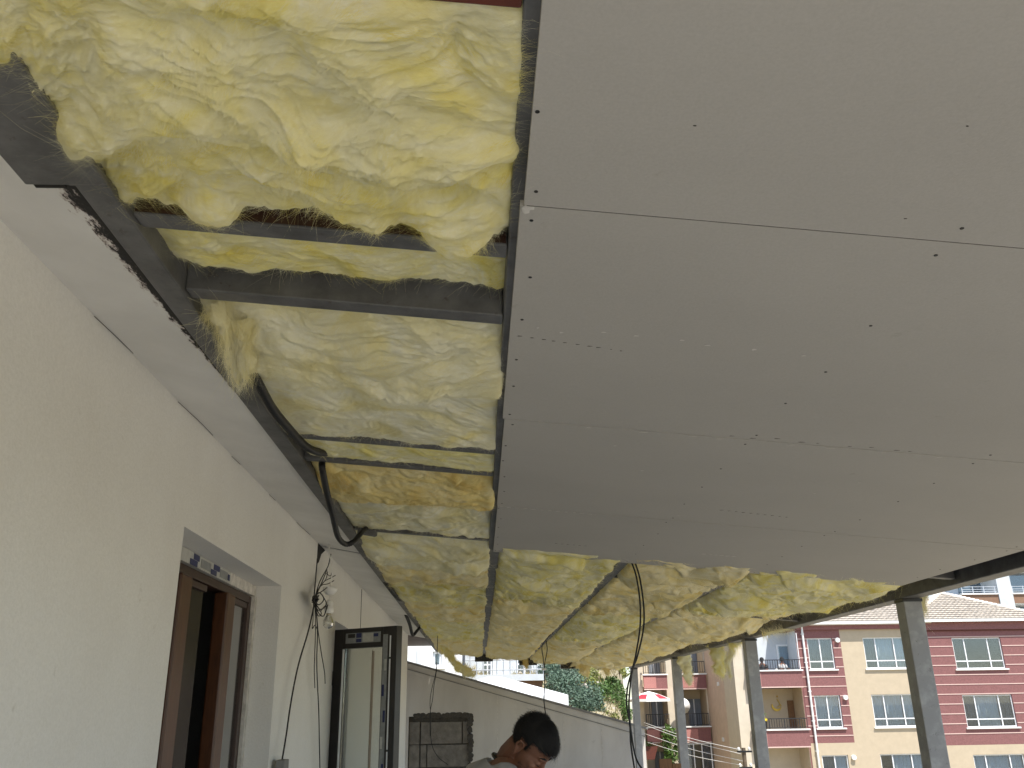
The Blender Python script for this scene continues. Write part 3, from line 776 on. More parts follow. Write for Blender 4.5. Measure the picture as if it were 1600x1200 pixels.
WOOL_GROUP = 'glass wool batts laid between the canopy joists'
def batt(label, mat, x0, x1, y0, y1, res, zn, zf, sag, amp, seed, nf, fw, fl=.03, edge=.03, freq=1.0, curl=.06, nhang=0, lobes=(), lay=1.0, an=(2.9, 4.4, 1.0), sidelift=.02, eup=0, soft=1.0, step=0):
    nu = max(8, int((x1-x0)/res)); nv = max(8, int((y1-y0)/res))
    U, V_ = np.meshgrid(np.linspace(0, 1, nu+1), np.linspace(0, 1, nv+1))
    u = U.ravel(); v = V_.ravel()
    wx, wy = x1-x0, y1-y0
    X = x0 + u*wx; Y = y0 + v*wy
    q = np.stack([X*freq, Y*freq, np.full_like(X, seed*3.7)], 1)
    # domain warp makes the folds swirl
    W1 = np.stack([fbm(q*2.3+11, 3), fbm(q*2.3+47, 3), fbm(q*2.3+83, 2)], 1)
    qw = q + W1*.16
    W2 = np.stack([noise(qw*6+5), noise(qw*6+61), noise(qw*6+31)], 1)
    qx = qw + W2*.05
    an = np.array(an)
    sabs = lambda x, k: np.sqrt(x*x+k)-math.sqrt(k)*.6
    b1 = 1-sabs(noise(qw*an), .014)*1.8
    b2 = 1-sabs(noise(qx*an*2.6+9), .018)*1.8
    b3 = 1-sabs(noise(qx*an*np.array([5.0, 8.5, 1])+21), .03)*1.6
    f4 = fbm(qx*np.array([22, 55, 1]), 3)
    big = fbm(q*1.7+3, 2)
    eu = ss(0, .09/wx, u)*ss(0, .09/wx, 1-u); ev = ss(0, .09/wy, v)*ss(0, .07/wy, 1-v)
    e = .30+.70*eu*ev
    # soft lobes with creases, thin overlapping sheets and fine strands
    fl_q = qx*np.array([5.0, 17.0, 1.0])*lay
    lam = np.abs(((fbm(fl_q+13, 3)*1.3) % 1.0)-.5)*2
    disp = amp*(-.95*np.clip(1-b1, 0, 1.2) -.46*soft*np.clip(1-b2, 0, 1.1) -.17*soft*np.clip(1-b3, 0, 1) + .60*big + .55) - amp*.10*f4 - min(amp*.16, .007)*lam - .0035*fbm(qx*np.array([40, 110, 1])*lay, 3)
    Z = zc(X) + zn + (zf-zn)*ss(0, 1, v) - sag*np.sin(np.pi*np.clip(v, 0, 1))**.8*np.sin(np.pi*u)**.5 + disp*e
    for (lx, ly, lr, ld) in lobes:
        g = np.exp(-(((X-lx)/lr)**2+((Y-ly)/(lr*.8))**2)**1.5); Z -= ld*g; Y = Y + .35*ld*g
    Z = Z + eup*ss(.70, 1, u)
    if step:   # torn layers lapping over one another along the bay
        sq = Y/.62 + .55*fbm(np.stack([X*2.2, Y*.9, X*0+seed*5.1], 1), 3) + .05*fbm(np.stack([X*14, Y*6, X*0+seed], 1), 3)
        fr_ = sq-np.floor(sq); on = .35+.65*ss(-.3, .5, noise(np.stack([X*1.1, np.floor(sq)*3.7, X*0+seed], 1)))
        Z = Z + step*(.45-fr_**1.4*np.clip((1-fr_)/.06, 0, 1)*1.0)*on*(.4+.6*eu)
    Z = np.minimum(Z, zc(X)+.105)
    # ragged ends: the sheet edge wanders and rolls up into the cavity
    en = fbm(np.stack([X*7, X*0+seed, Y*0], 1), 5, .6)
    Y = Y + edge*en*ss(.55, 1, v) + .4*edge*fbm(np.stack([X*8, X*0+seed+9, Y*0], 1), 3)*ss(.3, 0, v)
    X = X + .012*(W2[:, 0])*ss(0, .1, u)*ss(0, .1, 1-u) + (.3 if x0 < 0 else .55)*edge*fbm(np.stack([Y*9, Y*0+seed, X*0], 1), 4, .6)*(ss(.12, 0, u)+ss(.88, 1, u))*.5
    Y = Y + .014*W2[:, 1]*ev
    cv = curl/wy if wy > 0 else .1
    r1 = np.clip((v-(1-.045/wy))/(.045/wy), 0, 1); r0 = np.clip(((.03/wy)-v)/(.03/wy), 0, 1)
    Z = Z + curl*(1-np.sqrt(np.clip(1-r1*r1, 0, 1))) + .04*(1-np.sqrt(np.clip(1-r0*r0, 0, 1)))
    Y = Y - .02*r1*r1
    su = np.clip((.025/wx-np.minimum(u, 1-u))/(.025/wx), 0, 1)
    Z = Z + sidelift*(1-np.sqrt(np.clip(1-su*su, 0, 1)))
    P = np.stack([X, Y, Z], 1)
    n1 = nu+1
    jj = (np.arange(nv)[:, None]*n1 + np.arange(nu)[None, :]).ravel()
    F = np.stack([jj, jj+n1, jj+n1+1, jj+1], 1)
    # top of the batt, tucked against the roof sheet
    tu = np.linspace(0, 1, 9); TU, TV = np.meshgrid(tu, tu); TX = x0+.01+(wx-.02)*TU.ravel(); TY = y0+.02+(wy-.04)*TV.ravel()
    TP = np.stack([TX, TY, zc(TX)+.110], 1); kk = (np.arange(8)[:, None]*9+np.arange(8)[None, :]).ravel()+len(P)
    F = np.concatenate([F, np.stack([kk, kk+1, kk+10, kk+9], 1)])
    o = link('insulation_batt', mesh_np('insulation_batt', np.concatenate([P, TP]), F), mat, smooth=True)
    tag(o, label, 'insulation', WOOL_GROUP)
    G = P.reshape(nv+1, n1, 3)
    du = np.gradient(G, axis=1).reshape(-1, 3); dv = np.gradient(G, axis=0).reshape(-1, 3)
    du /= np.linalg.norm(du, axis=1)[:, None]+1e-9; dv /= np.linalg.norm(dv, axis=1)[:, None]+1e-9
    nn = np.cross(dv, du); nn /= np.linalg.norm(nn, axis=1)[:, None]+1e-9
    VV = []; FF = []; off = 0
    if nf:
        a, b = fibres(P, nn, du, dv, nf, fl, fw, seed+100, mask=(r1 < .25)*(r0 < .5)*(su < .6)+1e-9); VV.append(a); FF.append(b); off += len(a)
        # frayed rim: fibres that leave the far edge and the sides
        rim = np.clip(ss(1-.05/wy, 1, v)*(1-r1)**2 + .35*su*(1-r1) + .25*ss(.02/wy, 0, v), 0, 1)+1e-6
        a, b = fibres(P, nn, du, dv, nf//(40 if soft < .5 else 7), fl*.28, fw*.8, seed+300, jit=1.0, lift=.005, mask=rim, tn=.25); VV.append(a); FF.append(b+off); off += len(a)
    if nhang:
        r = np.random.RandomState(seed+7); cand = np.where((v > 1-max(.05/wy, 2.5/nv)) & (v < 1-.2/nv))[0]
        wgt = np.exp(3.0*noise(np.stack([P[cand, 0]*16, P[cand, 1]*4, np.full(len(cand), seed*1.3)], 1)))
        idx = r.choice(cand, nhang, p=wgt/wgt.sum()); p = P[idx]
        L = r.gamma(1.6, fl*.2, nhang); dx = r.normal(0, .8, nhang); dy = r.normal(.2, .6, nhang)
        S = 5; R = np.zeros((nhang, S, 2, 3))
        for k in range(S):
            s = k/(S-1); qq = p + np.stack([dx*L*s, dy*L*s, -L*s*(.5+.5*s)], 1); w = fw*(1-.85*s)
            R[:, k, 0] = qq-[w/2, 0, 0]; R[:, k, 1] = qq+[w/2, 0, 0]
        f = (np.arange(nhang)*S*2)[:, None, None] + np.arange(S-1)[None, :, None]*2 + np.array([0, 1, 3, 2])[None, None, :]
        VV.append(R.reshape(-1, 3)); FF.append(f.reshape(-1, 4)+off)
    if VV:
        fo = link('loose_fibres', mesh_np('loose_fibres', np.concatenate(VV), np.concatenate(FF)), mat, o); tag(fo, kind='stuff')
    return o

LX0, LX1 = -.690, .068
batt('big puffy yellow glass wool batt nearest overhead, swirled in deep folds', W_YEL, LX0-.015, LX1, .862, 1.462, .0026, .004, .026, .035, .078, 1, 34000, .00032, .055, .034, 1.0, .06, 0, soft=.45,
     lobes=((-.05, 1.40, .085, .075), (-.50, 1.41, .05, .045), (-.27, 1.13, .05, .035)))
batt('yellow wool strip between the two closest cross joists', W_YEL, LX0, LX1, 1.50, 1.775, .0032, .050, .058, .006, .026, 2, 10000, .00036, .04, .030, 1.3, .05, 160, soft=.7)
batt('cream wool batt drooping in a pale lip just past the second cross joist', W_PALE, LX0, LX1, 1.825, 2.33, .0036, .045, -.012, .010, .045, 3, 16000, .0004, .05, .040, 1.0, .07, 250, soft=.6)
batt('flat greyish cream wool batt tucked behind the drooping pale lip', W_PALE, LX0+.02, LX1, 2.27, 2.90, .005, .040, .008, .006, .022, 4, 6000, .0006, .04, .022, 1.0, .05, 250, soft=.6)
batt('narrow bright yellow wool strip in the slot between the third pair of joists', W_YEL, LX0+.05, LX1, 2.915, 3.205, .005, .028, .014, .002, .016, 5, 3500, .0007, .03, .018, 1.3, .05, 200)
batt('wool batt with a drooping ochre edge behind the paired joists', W_OCH, LX0+.03, LX1, 3.235, 3.70, .006, .045, -.030, .012, .035, 6, 5000, .0008, .04, .03, 1.1, .06, 300)
batt('pale cream wool batt beside the hanging loop of black conduit', W_PALE, LX0+.02, LX1, 3.62, 4.60, .007, .045, .018, .020, .040, 7, 5000, .0009, .045, .03, 1.0, .06, 250, soft=.7)
far_y = [4.58, 5.35, 6.35, 7.55, 9.1, 11.4, 15.2]
far_lab = ['pale wool batt just past the conduit loop along the wall beam',
           'rumpled yellow wool batt above the bare light bulb',
           'wool batt above the open glass door leaf, by the wall beam',
           'wool batt above the far end of the open door leaf, by the wall beam',
           'wool batt along the wall beam ahead of the dangling yellow strip',
           'farthest wool batt along the wall beam, ending above the blocked-up opening']
for k in range(6):
    batt(far_lab[k], (W_PALE, W_FAR, W_YEL, W_FAR, W_YEL, W_FAR)[k], LX0+.01, LX1, far_y[k], far_y[k+1]+.09, .010+.002*k, .02, -.012, .02, .055, 10+k, 4000, .0012+.0003*k, .06, .04, .95, .07, 250, an=(2.2, 6.5, 1.0), soft=.8, step=.065)
bays = [(.120, .795, 'right beside the central joist', 'the hanging cable pair'), (.855, 1.485, 'in the middle open bay', 'the hanging cable pair'), (1.545, 2.44, 'along the outer edge beam', 'the steel posts')]
bay_y = [4.70, 6.9, 9.8, 15.2]
where = ['starting at the plasterboard edge', 'halfway along the terrace', 'with its ragged end at the far opening']
for bi, (xa_, xb_, wl, _) in enumerate(bays):
    ys_ = [y + (0, .35, -.25)[bi]*(0 < i < 3) for i, y in enumerate(bay_y)]
    for k in range(3):
        far = k == 2
        batt('glass wool %s, %s' % (wl, where[k]), (W_YEL, W_FAR, W_FAR)[k] if bi != 1 else (W_FAR, W_YEL, W_FAR)[k], xa_, xb_, ys_[k], ys_[k+1]+.10, (.011, .014, .02)[k], .0, -.012, .030, .065, 30+bi*5+k,
             (7000, 5000, 5000)[k], (.0012, .0016, .0022)[k], .08, .10 if not far else .16, (.85, .8, .75)[k], .08, 350 if not far else 900, an=(1.7, 5.0, 1.0), sidelift=.05, step=.065, eup=.05 if bi == 2 else 0)

# shreds of wool hanging under the edge beam and at the far corner
def tuft(label, pts, w0, w1, mat, seed, nf=1500, fw=.0016, thick=.4):
    C = np.array(spline(pts, 8)); n = len(C); k = 16
    s = np.linspace(0, 1, n); wid = w0+(w1-w0)*s; wid = wid*(.75+.5*np.abs(noise(np.stack([s*5, s*0+seed, s*0], 1)))) * np.where(s > .85, np.sqrt(np.clip((1-s)/.15, 0.02, 1)), 1)
    V = []
    for i in range(n):
        d = C[min(i+1, n-1)]-C[max(i-1, 0)]; d /= np.linalg.norm(d)
        ax = np.cross(d, [0, 1, 0]); 
        if np.linalg.norm(ax) < .2: ax = np.cross(d, [1, 0, 0])
        ax /= np.linalg.norm(ax); bx_ = np.cross(d, ax)
        for j in range(k):
            a = 2*math.pi*j/k; V.append(C[i]+ax*math.cos(a)*wid[i]/2+bx_*math.sin(a)*wid[i]/2*thick)
    P = np.array(V); nn = P-np.repeat(C, k, 0); nn /= np.linalg.norm(nn, axis=1)[:, None]+1e-9
    P = P + nn*(.30*np.repeat(wid, k)*fbm(P*14+seed, 3))[:, None]
    a = (np.arange(n-1)[:, None]*k+np.arange(k)[None, :]); b = (np.arange(n-1)[:, None]*k+(np.arange(k)[None, :]+1) % k)
    F = np.stack([a, b, b+k, a+k], 2).reshape(-1, 4)
    o = link('wool_shred', mesh_np('wool_shred', P, F), mat, smooth=True); tag(o, label, 'insulation', 'shreds of glass wool hanging from the canopy')
    T1 = np.tile(np.array([[0., 0, -1]]), (len(P), 1)); T2 = np.cross(nn, T1); T2 /= np.linalg.norm(T2, axis=1)[:, None]+1e-9
    a, b = fibres(P, nn, T1, T2, nf, .07, fw, seed, jit=.5, lift=.02)
    tag(link('loose_fibres', mesh_np('loose_fibres', a, b), mat, o), kind='stuff')
def hang(u, v, dz, Y): return on_y(u, v, Y)
tuft('tapering wool shred hanging behind the third post from the camera', [on_y(1066, 1018, 11.6), on_y(1070, 1035, 11.6), on_y(1074, 1052, 11.6), on_y(1078, 1070, 11.6)], .22, .08, W_PALE, 501)
tuft('thick yellow wool shred hanging midway between two posts', [on_y(1118, 1002, 9.9), on_y(1122, 1020, 9.9), on_y(1125, 1038, 9.9), on_y(1128, 1056, 9.9)], .20, .13, W_YEL, 502, 2200)
tuft('small pale wool wisp beside the thick yellow shred', [on_y(1140, 1000, 9.5), on_y(1144, 1020, 9.5), on_y(1136, 1034, 9.6), on_y(1141, 1056, 9.6)], .06, .03, W_PALE, 503, 1500)
tuft('small wool tuft stuck above the closest post', [on_y(1436, 928, 5.5), on_y(1439, 940, 5.5), on_y(1437, 958, 5.5)], .10, .04, W_PALE, 504, 1400, .001)
tuft('wool scrap clinging under the edge beam before the second post', [on_y(1166, 996, 9.1), on_y(1152, 1004, 9.1), on_y(1140, 1008, 9.1)], .09, .05, W_YEL, 505, 900)
tuft('thin wool scrap clinging to the edge beam above the upper balcony', [on_y(1236, 975, 7.4), on_y(1222, 984, 7.4), on_y(1192, 992, 7.4)], .05, .02, W_PALE, 506, 900, .001)
tuft('pale wool lock torn over the wall beam where the black conduit comes out', [on_roof(338, 474, .02), on_roof(345, 500, -.012), on_roof(356, 535, -.022), on_roof(366, 565, -.02), on_roof(374, 602, -.012)], .055, .035, W_PALE, 511, 2600, .0006, .5)
tuft('short pale wool lock hanging beside the conduit hole', [on_roof(372, 500, .02), on_roof(382, 530, -.015), on_roof(388, 560, -.02), on_roof(392, 582, -.01)], .06, .04, W_PALE, 512, 2200, .0006, .5)
tuft('yellow wool strip dangling beyond the house corner', [on_y(688, 1006, 13.2), on_y(703, 1025, 13.2), on_y(718, 1042, 13.2), on_y(740, 1056, 13.2)], .09, .17, W_YEL, 507, 2000, .002, .6)
tuft('wool lock hanging at the ragged far end above the bush', [on_y(905, 1030, 15.1), on_y(912, 1042, 15.1), on_y(918, 1056, 15.1)], .35, .10, W_FAR, 508, 1500, .002)
tuft('wool lock hanging at the far end near the last post', [on_y(945, 1036, 15.1), on_y(948, 1046, 15.1), on_y(950, 1054, 15.1)], .22, .05, W_FAR, 509, 1200, .002)
tuft('thin wool lock hanging over the distant balcony', [on_y(820, 1024, 15.1), on_y(821, 1034, 15.1), on_y(823, 1044, 15.1)], .10, .03, W_OCH, 510, 1000, .002)

# ------------------------------------------------------------------ conduit, cables, bulb
def ribbed(pts, r, seg=10):
    C = spline(pts, seg); P = []; R = []
    L = 0; out = [C[0]]
    for i in range(1, len(C)):
        d = np.linalg.norm(C[i]-C[i-1]); n = max(1, int(d/.006))
        for k in range(n): out.append(C[i-1]+(C[i]-C[i-1])*(k+1)/n)
    return out, [r*(1.0 if i % 2 else .86) for i in range(len(out))]
def conduit(label, pts, r=.014):
    P, R = ribbed(pts, r); o = MB().tube(P, R, 10).build('conduit', MT['black'], None, smooth=True)
    return tag(o, label, 'conduit', 'black corrugated conduits along the wall beam')
rf = lambda u, v, dz: on_roof(u, v, dz)
conduit('thick black conduit curving from the torn wool down to the paired joists', [rf(388, 574, .03), rf(399, 590, -.02), rf(425, 637, -.045), rf(450, 668, -.04), rf(472, 692, -.02), rf(490, 704, -.015), rf(512, 708, .03)])
conduit('black conduit drooping in a loop below the wall beam', [rf(503, 722, .02), rf(504, 735, -.02), rf(511, 770, -.06), rf(520, 805, -.10), rf(528, 838, -.13), rf(540, 850, -.14), rf(553, 846, -.12), rf(565, 832, -.05), rf(572, 826, .0)], .0135)
conduit('short black conduit tail at the far end of the wall beam', [rf(600, 905, .02), rf(606, 915, -.01), rf(618, 930, -.03), rf(626, 936, -.02), rf(632, 930, .02)], .018)
conduit('black conduit dipping in a small V beyond the wall beam', [rf(634, 960, .02), rf(640, 975, -.03), rf(645, 992, -.10), rf(652, 985, -.05), rf(660, 976, .02)], .018)
# loose steel stubs
for lab, a, b in (('short grey steel stub sticking out beside the conduit loop', rf(560, 829, -.01), rf(588, 834, -.01)), ('short dark steel stub sticking out near the far conduit tail', rf(618, 931, -.02), rf(633, 932, -.02))):
    tag(MB().bar(a, b, .03, .03).build('steel_stub', MT['steel'], None, bevel=.002), lab, 'steel offcut', 'steel stubs at the wall beam')
# bundle of bare cables on the house wall
bun = empty('cable_bundle', (-.95, 5.27, 2.2), 'tangled bundle of thin black cables spilling from the broken wall corner', 'cables')
wx_ = lambda u, v, X=-.93: tuple(on_x(u, v, X))
wl = [
 ([wx_(517,866,-.90), wx_(514,880), wx_(511,888), wx_(500,908), wx_(493,930)], .0035),
 ([wx_(511,890), wx_(505,905), wx_(497,922), wx_(491,936)], .0030),
 ([wx_(512,893,-.92), wx_(509,905), wx_(498,920), wx_(492,940)], .0028),
 ([wx_(524,899,-.86), wx_(517,903,-.88), wx_(505,910), wx_(494,928)], .0026),
 ([wx_(522,907,-.86), wx_(513,912,-.89), wx_(501,916), wx_(493,936)], .0026),
 ([wx_(510,896,-.88), wx_(516,900,-.86), wx_(519,894,-.85)], .0022),
 ([wx_(490,936), wx_(498,945,-.89), wx_(506,936,-.87), wx_(499,926,-.88), wx_(491,934)], .0030),
 ([wx_(490,938), wx_(500,952,-.88), wx_(510,944,-.86), wx_(504,930,-.87)], .0028),
 ([wx_(492,930), wx_(503,924,-.88), wx_(511,918,-.86)], .0026),
 ([wx_(491,940), wx_(498,958,-.89), wx_(506,962,-.86), wx_(512,945,-.85)], .0030),
 ([wx_(492,946), wx_(497,962), wx_(502,958), wx_(494,944)], .0028),
 ([wx_(491,945), wx_(500,955), wx_(508,947,-.87), wx_(514,955,-.85)], .0022),
 ([wx_(491,945), wx_(482,985), wx_(466,1040), wx_(455,1095), wx_(447,1150), wx_(441,1186)], .0042),
 ([wx_(493,945), wx_(496,985), wx_(495,1040), wx_(498,1110), wx_(499,1160), wx_(500,1205)], .0036),
 ([wx_(492,945), wx_(493,980), wx_(492,1015), wx_(491,1045), wx_(492,1075)], .0030),
 ([wx_(494,945), wx_(497,985), wx_(502,1020), wx_(507,1050), wx_(508,1068)], .0030),
 ([wx_(490,945), wx_(489,970), wx_(488,982,-.92), wx_(492,977,-.91), wx_(496,984,-.92)], .0026)]
for pts, r in wl: wire('cable', pts, r, MT['black'], bun)
kn = MB()
for k in range(14):
    a = wx_(490+random.uniform(-3, 4), 937+random.uniform(-8, 9), -.93+random.uniform(0, .03)); b = wx_(492+random.uniform(-4, 6), 938+random.uniform(-7, 8), -.92+random.uniform(-.02, .04)); c = wx_(496+random.uniform(-8, 5), 937+random.uniform(-8, 8), -.92+random.uniform(-.02, .04))
    kn.tube(spline([a, b, c, a], 6), .003, 5)
kn.build('cable_knot', MT['black'], bun, smooth=True)
pl = on_x(441, 1194, -.93)
MB().box(pl[0]-.02, pl[0]+.02, pl[1]-.055, pl[1]+.055, pl[2]-.11, pl[2]+.02).build('plug_box', MT['coping'], bun, bevel=.004)
# bare bulb on its flex
bl = on_x(513, 972, -.85); bx_, by_ = float(bl[0]), float(bl[1])
lamp = empty('hanging_bulb', (bx_, by_, 2.06), 'clear bare light bulb in a white holder hanging on a thin flex', 'light bulb')
zr = float(on_x(515, 921, -.85)[2]); zs = float(on_x(513, 948, -.85)[2]); zb = float(bl[2])
MB().lathe((bx_, by_, zr), [(.006, -.030), (.022, -.026), (.040, -.006), (.044, .012), (.040, .014), (.006, .010)], 20).build('ceiling_rose', MT['porcelain'], lamp, smooth=True)
wire('flex', [(-.90, 5.28, 2.54), (bx_-.02, by_+.06, 2.44), (bx_+.004, by_+.01, 2.36), (bx_, by_, zr)], .0028, MT['porcelain'], lamp)
wire('flex', [(bx_, by_, zr-.03), (bx_+.003, by_, (zr+zs)/2), (bx_, by_, zs+.03)], .0026, MT['porcelain'], lamp)
MB().lathe((bx_, by_, zs), [(.008, .042), (.018, .036), (.024, .020), (.022, .004), (.027, -.002), (.027, -.026), (.020, -.034)], 18).build('lamp_holder', MT['porcelain'], lamp, smooth=True)
MB().lathe((bx_, by_, zb), [(.0135, .052), (.014, .040), (.013, .034)], 14).build('screw_cap', MT['brass'], lamp, smooth=True)
MB().lathe((bx_, by_, zb), [(.013, .038), (.016, .028), (.026, .012), (.030, -.004), (.028, -.018), (.019, -.030), (.006, -.036)], 22).build('glass_bulb', MT['bulb'], lamp, smooth=True)
MB().tube([(bx_, by_, zb+.034), (bx_, by_, zb+.006)], .004, 8).tube([(bx_-.012, by_, zb-.002), (bx_, by_, zb+.006), (bx_+.012, by_, zb-.002)], .0012, 5).build('filament_stem', MT['porcelain'], lamp)
# cables hanging from the joists
hc = empty('hanging_cable', (.85, 4.87, 2.3), 'pair of long black cables hanging in a bow from the plasterboard edge', 'cable', 'cables dangling from the canopy joists')
Yh = 4.89
wire('cable_strand', [on_y(986, 876, Yh), on_y(994, 900, Yh), on_y(1000, 940, Yh), on_y(1000, 980, Yh), on_y(994, 1020, Yh), on_y(988, 1046, Yh), on_y(981, 1072, Yh), on_y(979, 1100, Yh), on_y(984, 1130, Yh), on_y(986, 1165, Yh), on_y(992, 1205, Yh+.02)], .0048, MT['black'], hc)
wire('cable_strand', [on_y(992, 878, Yh+.01), on_y(1000, 905, Yh+.01), on_y(1006, 950, Yh+.01), on_y(1005, 985, Yh+.01), on_y(996, 1025, Yh+.01), on_y(988, 1048, Yh+.01), on_y(984, 1080, Yh+.01), on_y(983, 1108, Yh+.01), on_y(987, 1150, Yh), on_y(994, 1185, Yh), on_y(1006, 1206, Yh-.02)], .0048, MT['black'], hc)
hc = empty('hanging_cable', (.83, 9.85, 2.3), 'thin cable with a white terminal hanging above the bowed head', 'cable', 'cables dangling from the canopy joists')
Yh = 9.85
wire('cable_strand', [on_y(868, 985, Yh), on_y(856, 996, Yh), on_y(847, 1010, Yh), on_y(849, 1030, Yh), on_y(850, 1045, Yh)], .005, MT['black'], hc)
wire('cable_strand', [on_y(853, 1000, Yh), on_y(855, 1015, Yh), on_y(852, 1032, Yh), on_y(850, 1046, Yh)], .005, MT['black'], hc)
wire('cable_strand', [on_y(850, 1048, Yh), on_y(851, 1070, Yh), on_y(850, 1095, Yh), on_y(853, 1119, Yh)], .006, MT['black'], hc)
pt = on_y(850, 1046, Yh); MB().box(pt[0]-.025, pt[0]+.025, pt[1]-.01, pt[1]+.01, pt[2]-.01, pt[2]+.012).build('terminal_block', MT['white_pvc'], hc, bevel=.003)
hc = empty('hanging_cable', (-.55, 10.9, 2.4), 'thin looped black wire hanging in front of the end wall', 'cable', 'cables dangling from the canopy joists')
Yh = 10.9
wire('cable_strand', [on_y(684, 993, Yh), on_y(683, 1020, Yh), on_y(681, 1050, Yh), on_y(675, 1075, Yh), on_y(672, 1095, Yh), on_y(673, 1120, Yh), on_y(674, 1160, Yh), on_y(684, 1182, Yh), on_y(700, 1195, Yh)], .004, MT['black'], hc)
wire('cable_strand', [on_y(683, 1010, Yh), on_y(682, 1048, Yh), on_y(678, 1072, Yh), on_y(676, 1092, Yh), on_y(672, 1115, Yh), on_y(672, 1150, Yh)], .004, MT['black'], hc)
# ================================================================== THE BUILDINGS ACROSS
FY = 47.0
def fx(u, v, Y=FY): return float(on_y(u, v, Y)[0])
def fz(u, v, Y=FY): return float(on_y(u, v, Y)[2])
put_y = lambda a, b, d: (a, d, b)

def window(par, x0, x1, z0, z1, Y, cols=(.27, .46, .27), low=.25, curtains=(1, 1, 1), sill=True, dark=False, openleaf=False):
    """frame mesh = the window part; panes, curtain and sill are its pieces."""
    fw = .055; m = MB(); yo = Y+.07
    m.box(x0, x1, yo, yo+.07, z1-fw, z1); m.box(x0, x1, yo, yo+.07, z0, z0+fw)
    m.box(x0, x0+fw, yo, yo+.07, z0+fw, z1-fw); m.box(x1-fw, x1, yo, yo+.07, z0+fw, z1-fw)
    H = z1-z0; zl = z0+low*H if low else z0+fw
    if low: m.box(x0+fw, x1-fw, yo+.003, yo+.067, zl-fw/2, zl+fw/2)
    xs_ = [x0+fw]; tot = x1-x0-2*fw
    for c in cols[:-1]:
        xs_.append(xs_[-1]+c*tot/sum(cols)); m.box(xs_[-1]-fw/2, xs_[-1]+fw/2, yo+.005, yo+.065, z0+fw, zl-fw/2-.001 if low else zl); m.box(xs_[-1]-fw/2, xs_[-1]+fw/2, yo+.005, yo+.065, zl+fw/2+.001, z1-fw)
    xs_.append(x1-fw)
    w = m.build('window', MT['white_pvc'], par)
    for i in range(len(cols)):
        a, b = xs_[i]+(fw/2 if i else 0), xs_[i+1]-(fw/2 if i < len(cols)-1 else 0)
        MB().box(a, b, yo+.03, yo+.038, zl+fw/2, z1-fw).build('pane', MT['glass_far'], w)
        if low: MB().box(a, b, yo+.03, yo+.038, z0+fw, zl-fw/2).build('pane', MT['glass_far'], w)
        if curtains[i]:
            n = max(8, int((b-a)/.035)); P = []; 
            for k in range(n+1):
                x = a+(b-a)*k/n; d = .025*math.sin(k*1.9+i)+.02*math.sin(k*.7)
                P += [(x, yo+.125+d, z0+.05), (x, yo+.125+d, z1-.05)]
            f = [(2*k, 2*k+2, 2*k+3, 2*k+1) for k in range(n)]
            cm = MB().add(P, f).build('curtain', MT['curtain' if curtains[i] == 1 else 'curtain_dark'], w, smooth=True)
            sd = cm.modifiers.new('cloth', 'SOLIDIFY'); sd.thickness = .004
    if sill: MB().box(x0-.10, x1+.12, Y-.09, Y+.07, z0-.075, z0-.003).build('sill', MT['white'], w, bevel=.01)
    return w

apt = empty('apartment_building', (20, FY, -6), 'red and cream apartment block with striped facade, balconies and tiled hip roof', 'building')
SP = 2.84
zt1 = fz(1330, 990); zbot = -7.0
EAVE = fz(1440, 971)
# --- right wing (forward), red with pale stripes
YR = 46.78
xr0 = fx(1441, 1050, YR); xr1 = xr0+13.5
wx0, wx1 = (fx(1493, 1020, YR)+fx(1505, 1110, YR))/2, (fx(1570, 1020, YR)+fx(1583, 1110, YR))/2
wt = fz(1530, 996, YR); wh = wt-fz(1530, 1045, YR)
rows = [wt-SP*k for k in range(4)]
wcols = [(wx0, wx1), (wx1+1.75, wx1+1.75+wx1-wx0), (wx1+5.6, wx1+5.6+(wx1-wx0))]
zsplit = fz(1520, 1164, YR)
holes = [(a, b, r-wh, r) for (a, b) in wcols for r in rows]
wall_holes(xr0, xr1, zsplit, EAVE-.05, [h for h in holes if h[2] > zsplit], YR, YR+.25, put_y).build('wall', MT['red'], apt)
wall_holes(xr0, xr1, zbot, zsplit-.002, [h for h in holes if h[2] < zsplit], YR, YR+.25, put_y).build('wall', MT['cream'], apt)
cset = [(0, 0, 0), (2, 1, 2), (1, 1, 1), (1, 0, 2)]
for ci, (a, b) in enumerate(wcols):
    for k, r in enumerate(rows): window(apt, a+.004, b-.004, r-wh+.004, r-.004, YR, curtains=cset[(k+ci*2) % 4], cols=(.22, .46, .24))
MB().box(xr0-.1, xr1, YR-.14, YR-.002, fz(1500, 984, YR), EAVE-.06).build('fascia', MT['red'], apt)
MB().box(xr0, xr1, YR-.05, YR-.002, fz(1500, 984, YR)-.07, fz(1500, 984, YR)-.004).build('fascia_trim', MT['oxide'], apt)
def stripes(x0, x1, Y, zlo, zhi, hs, step=SP/6, z00=None):
    z = zhi
    while z > zlo:
        segs = [(x0, x1)]
        for (a, b, c, d) in hs:
            if c-.09 < z < d+.02:
                segs = [s for t in segs for s in ((t[0], min(t[1], a-.005)), (max(t[0], b+.005), t[1])) if s[1]-s[0] > .03]
        for s in segs: MB().box(s[0], s[1], Y-.018, Y-.001, z-.022, z+.022).build('stripe', MT['stripe'], apt)
        z -= step
stripes(xr0+.01, xr1, YR, zsplit+.1, fz(1500, 995, YR), holes)
MB().box(xr0, xr0+.25, YR+.25, FY+.2, zbot, EAVE-.05).build('return_wall', MT['red'], apt)
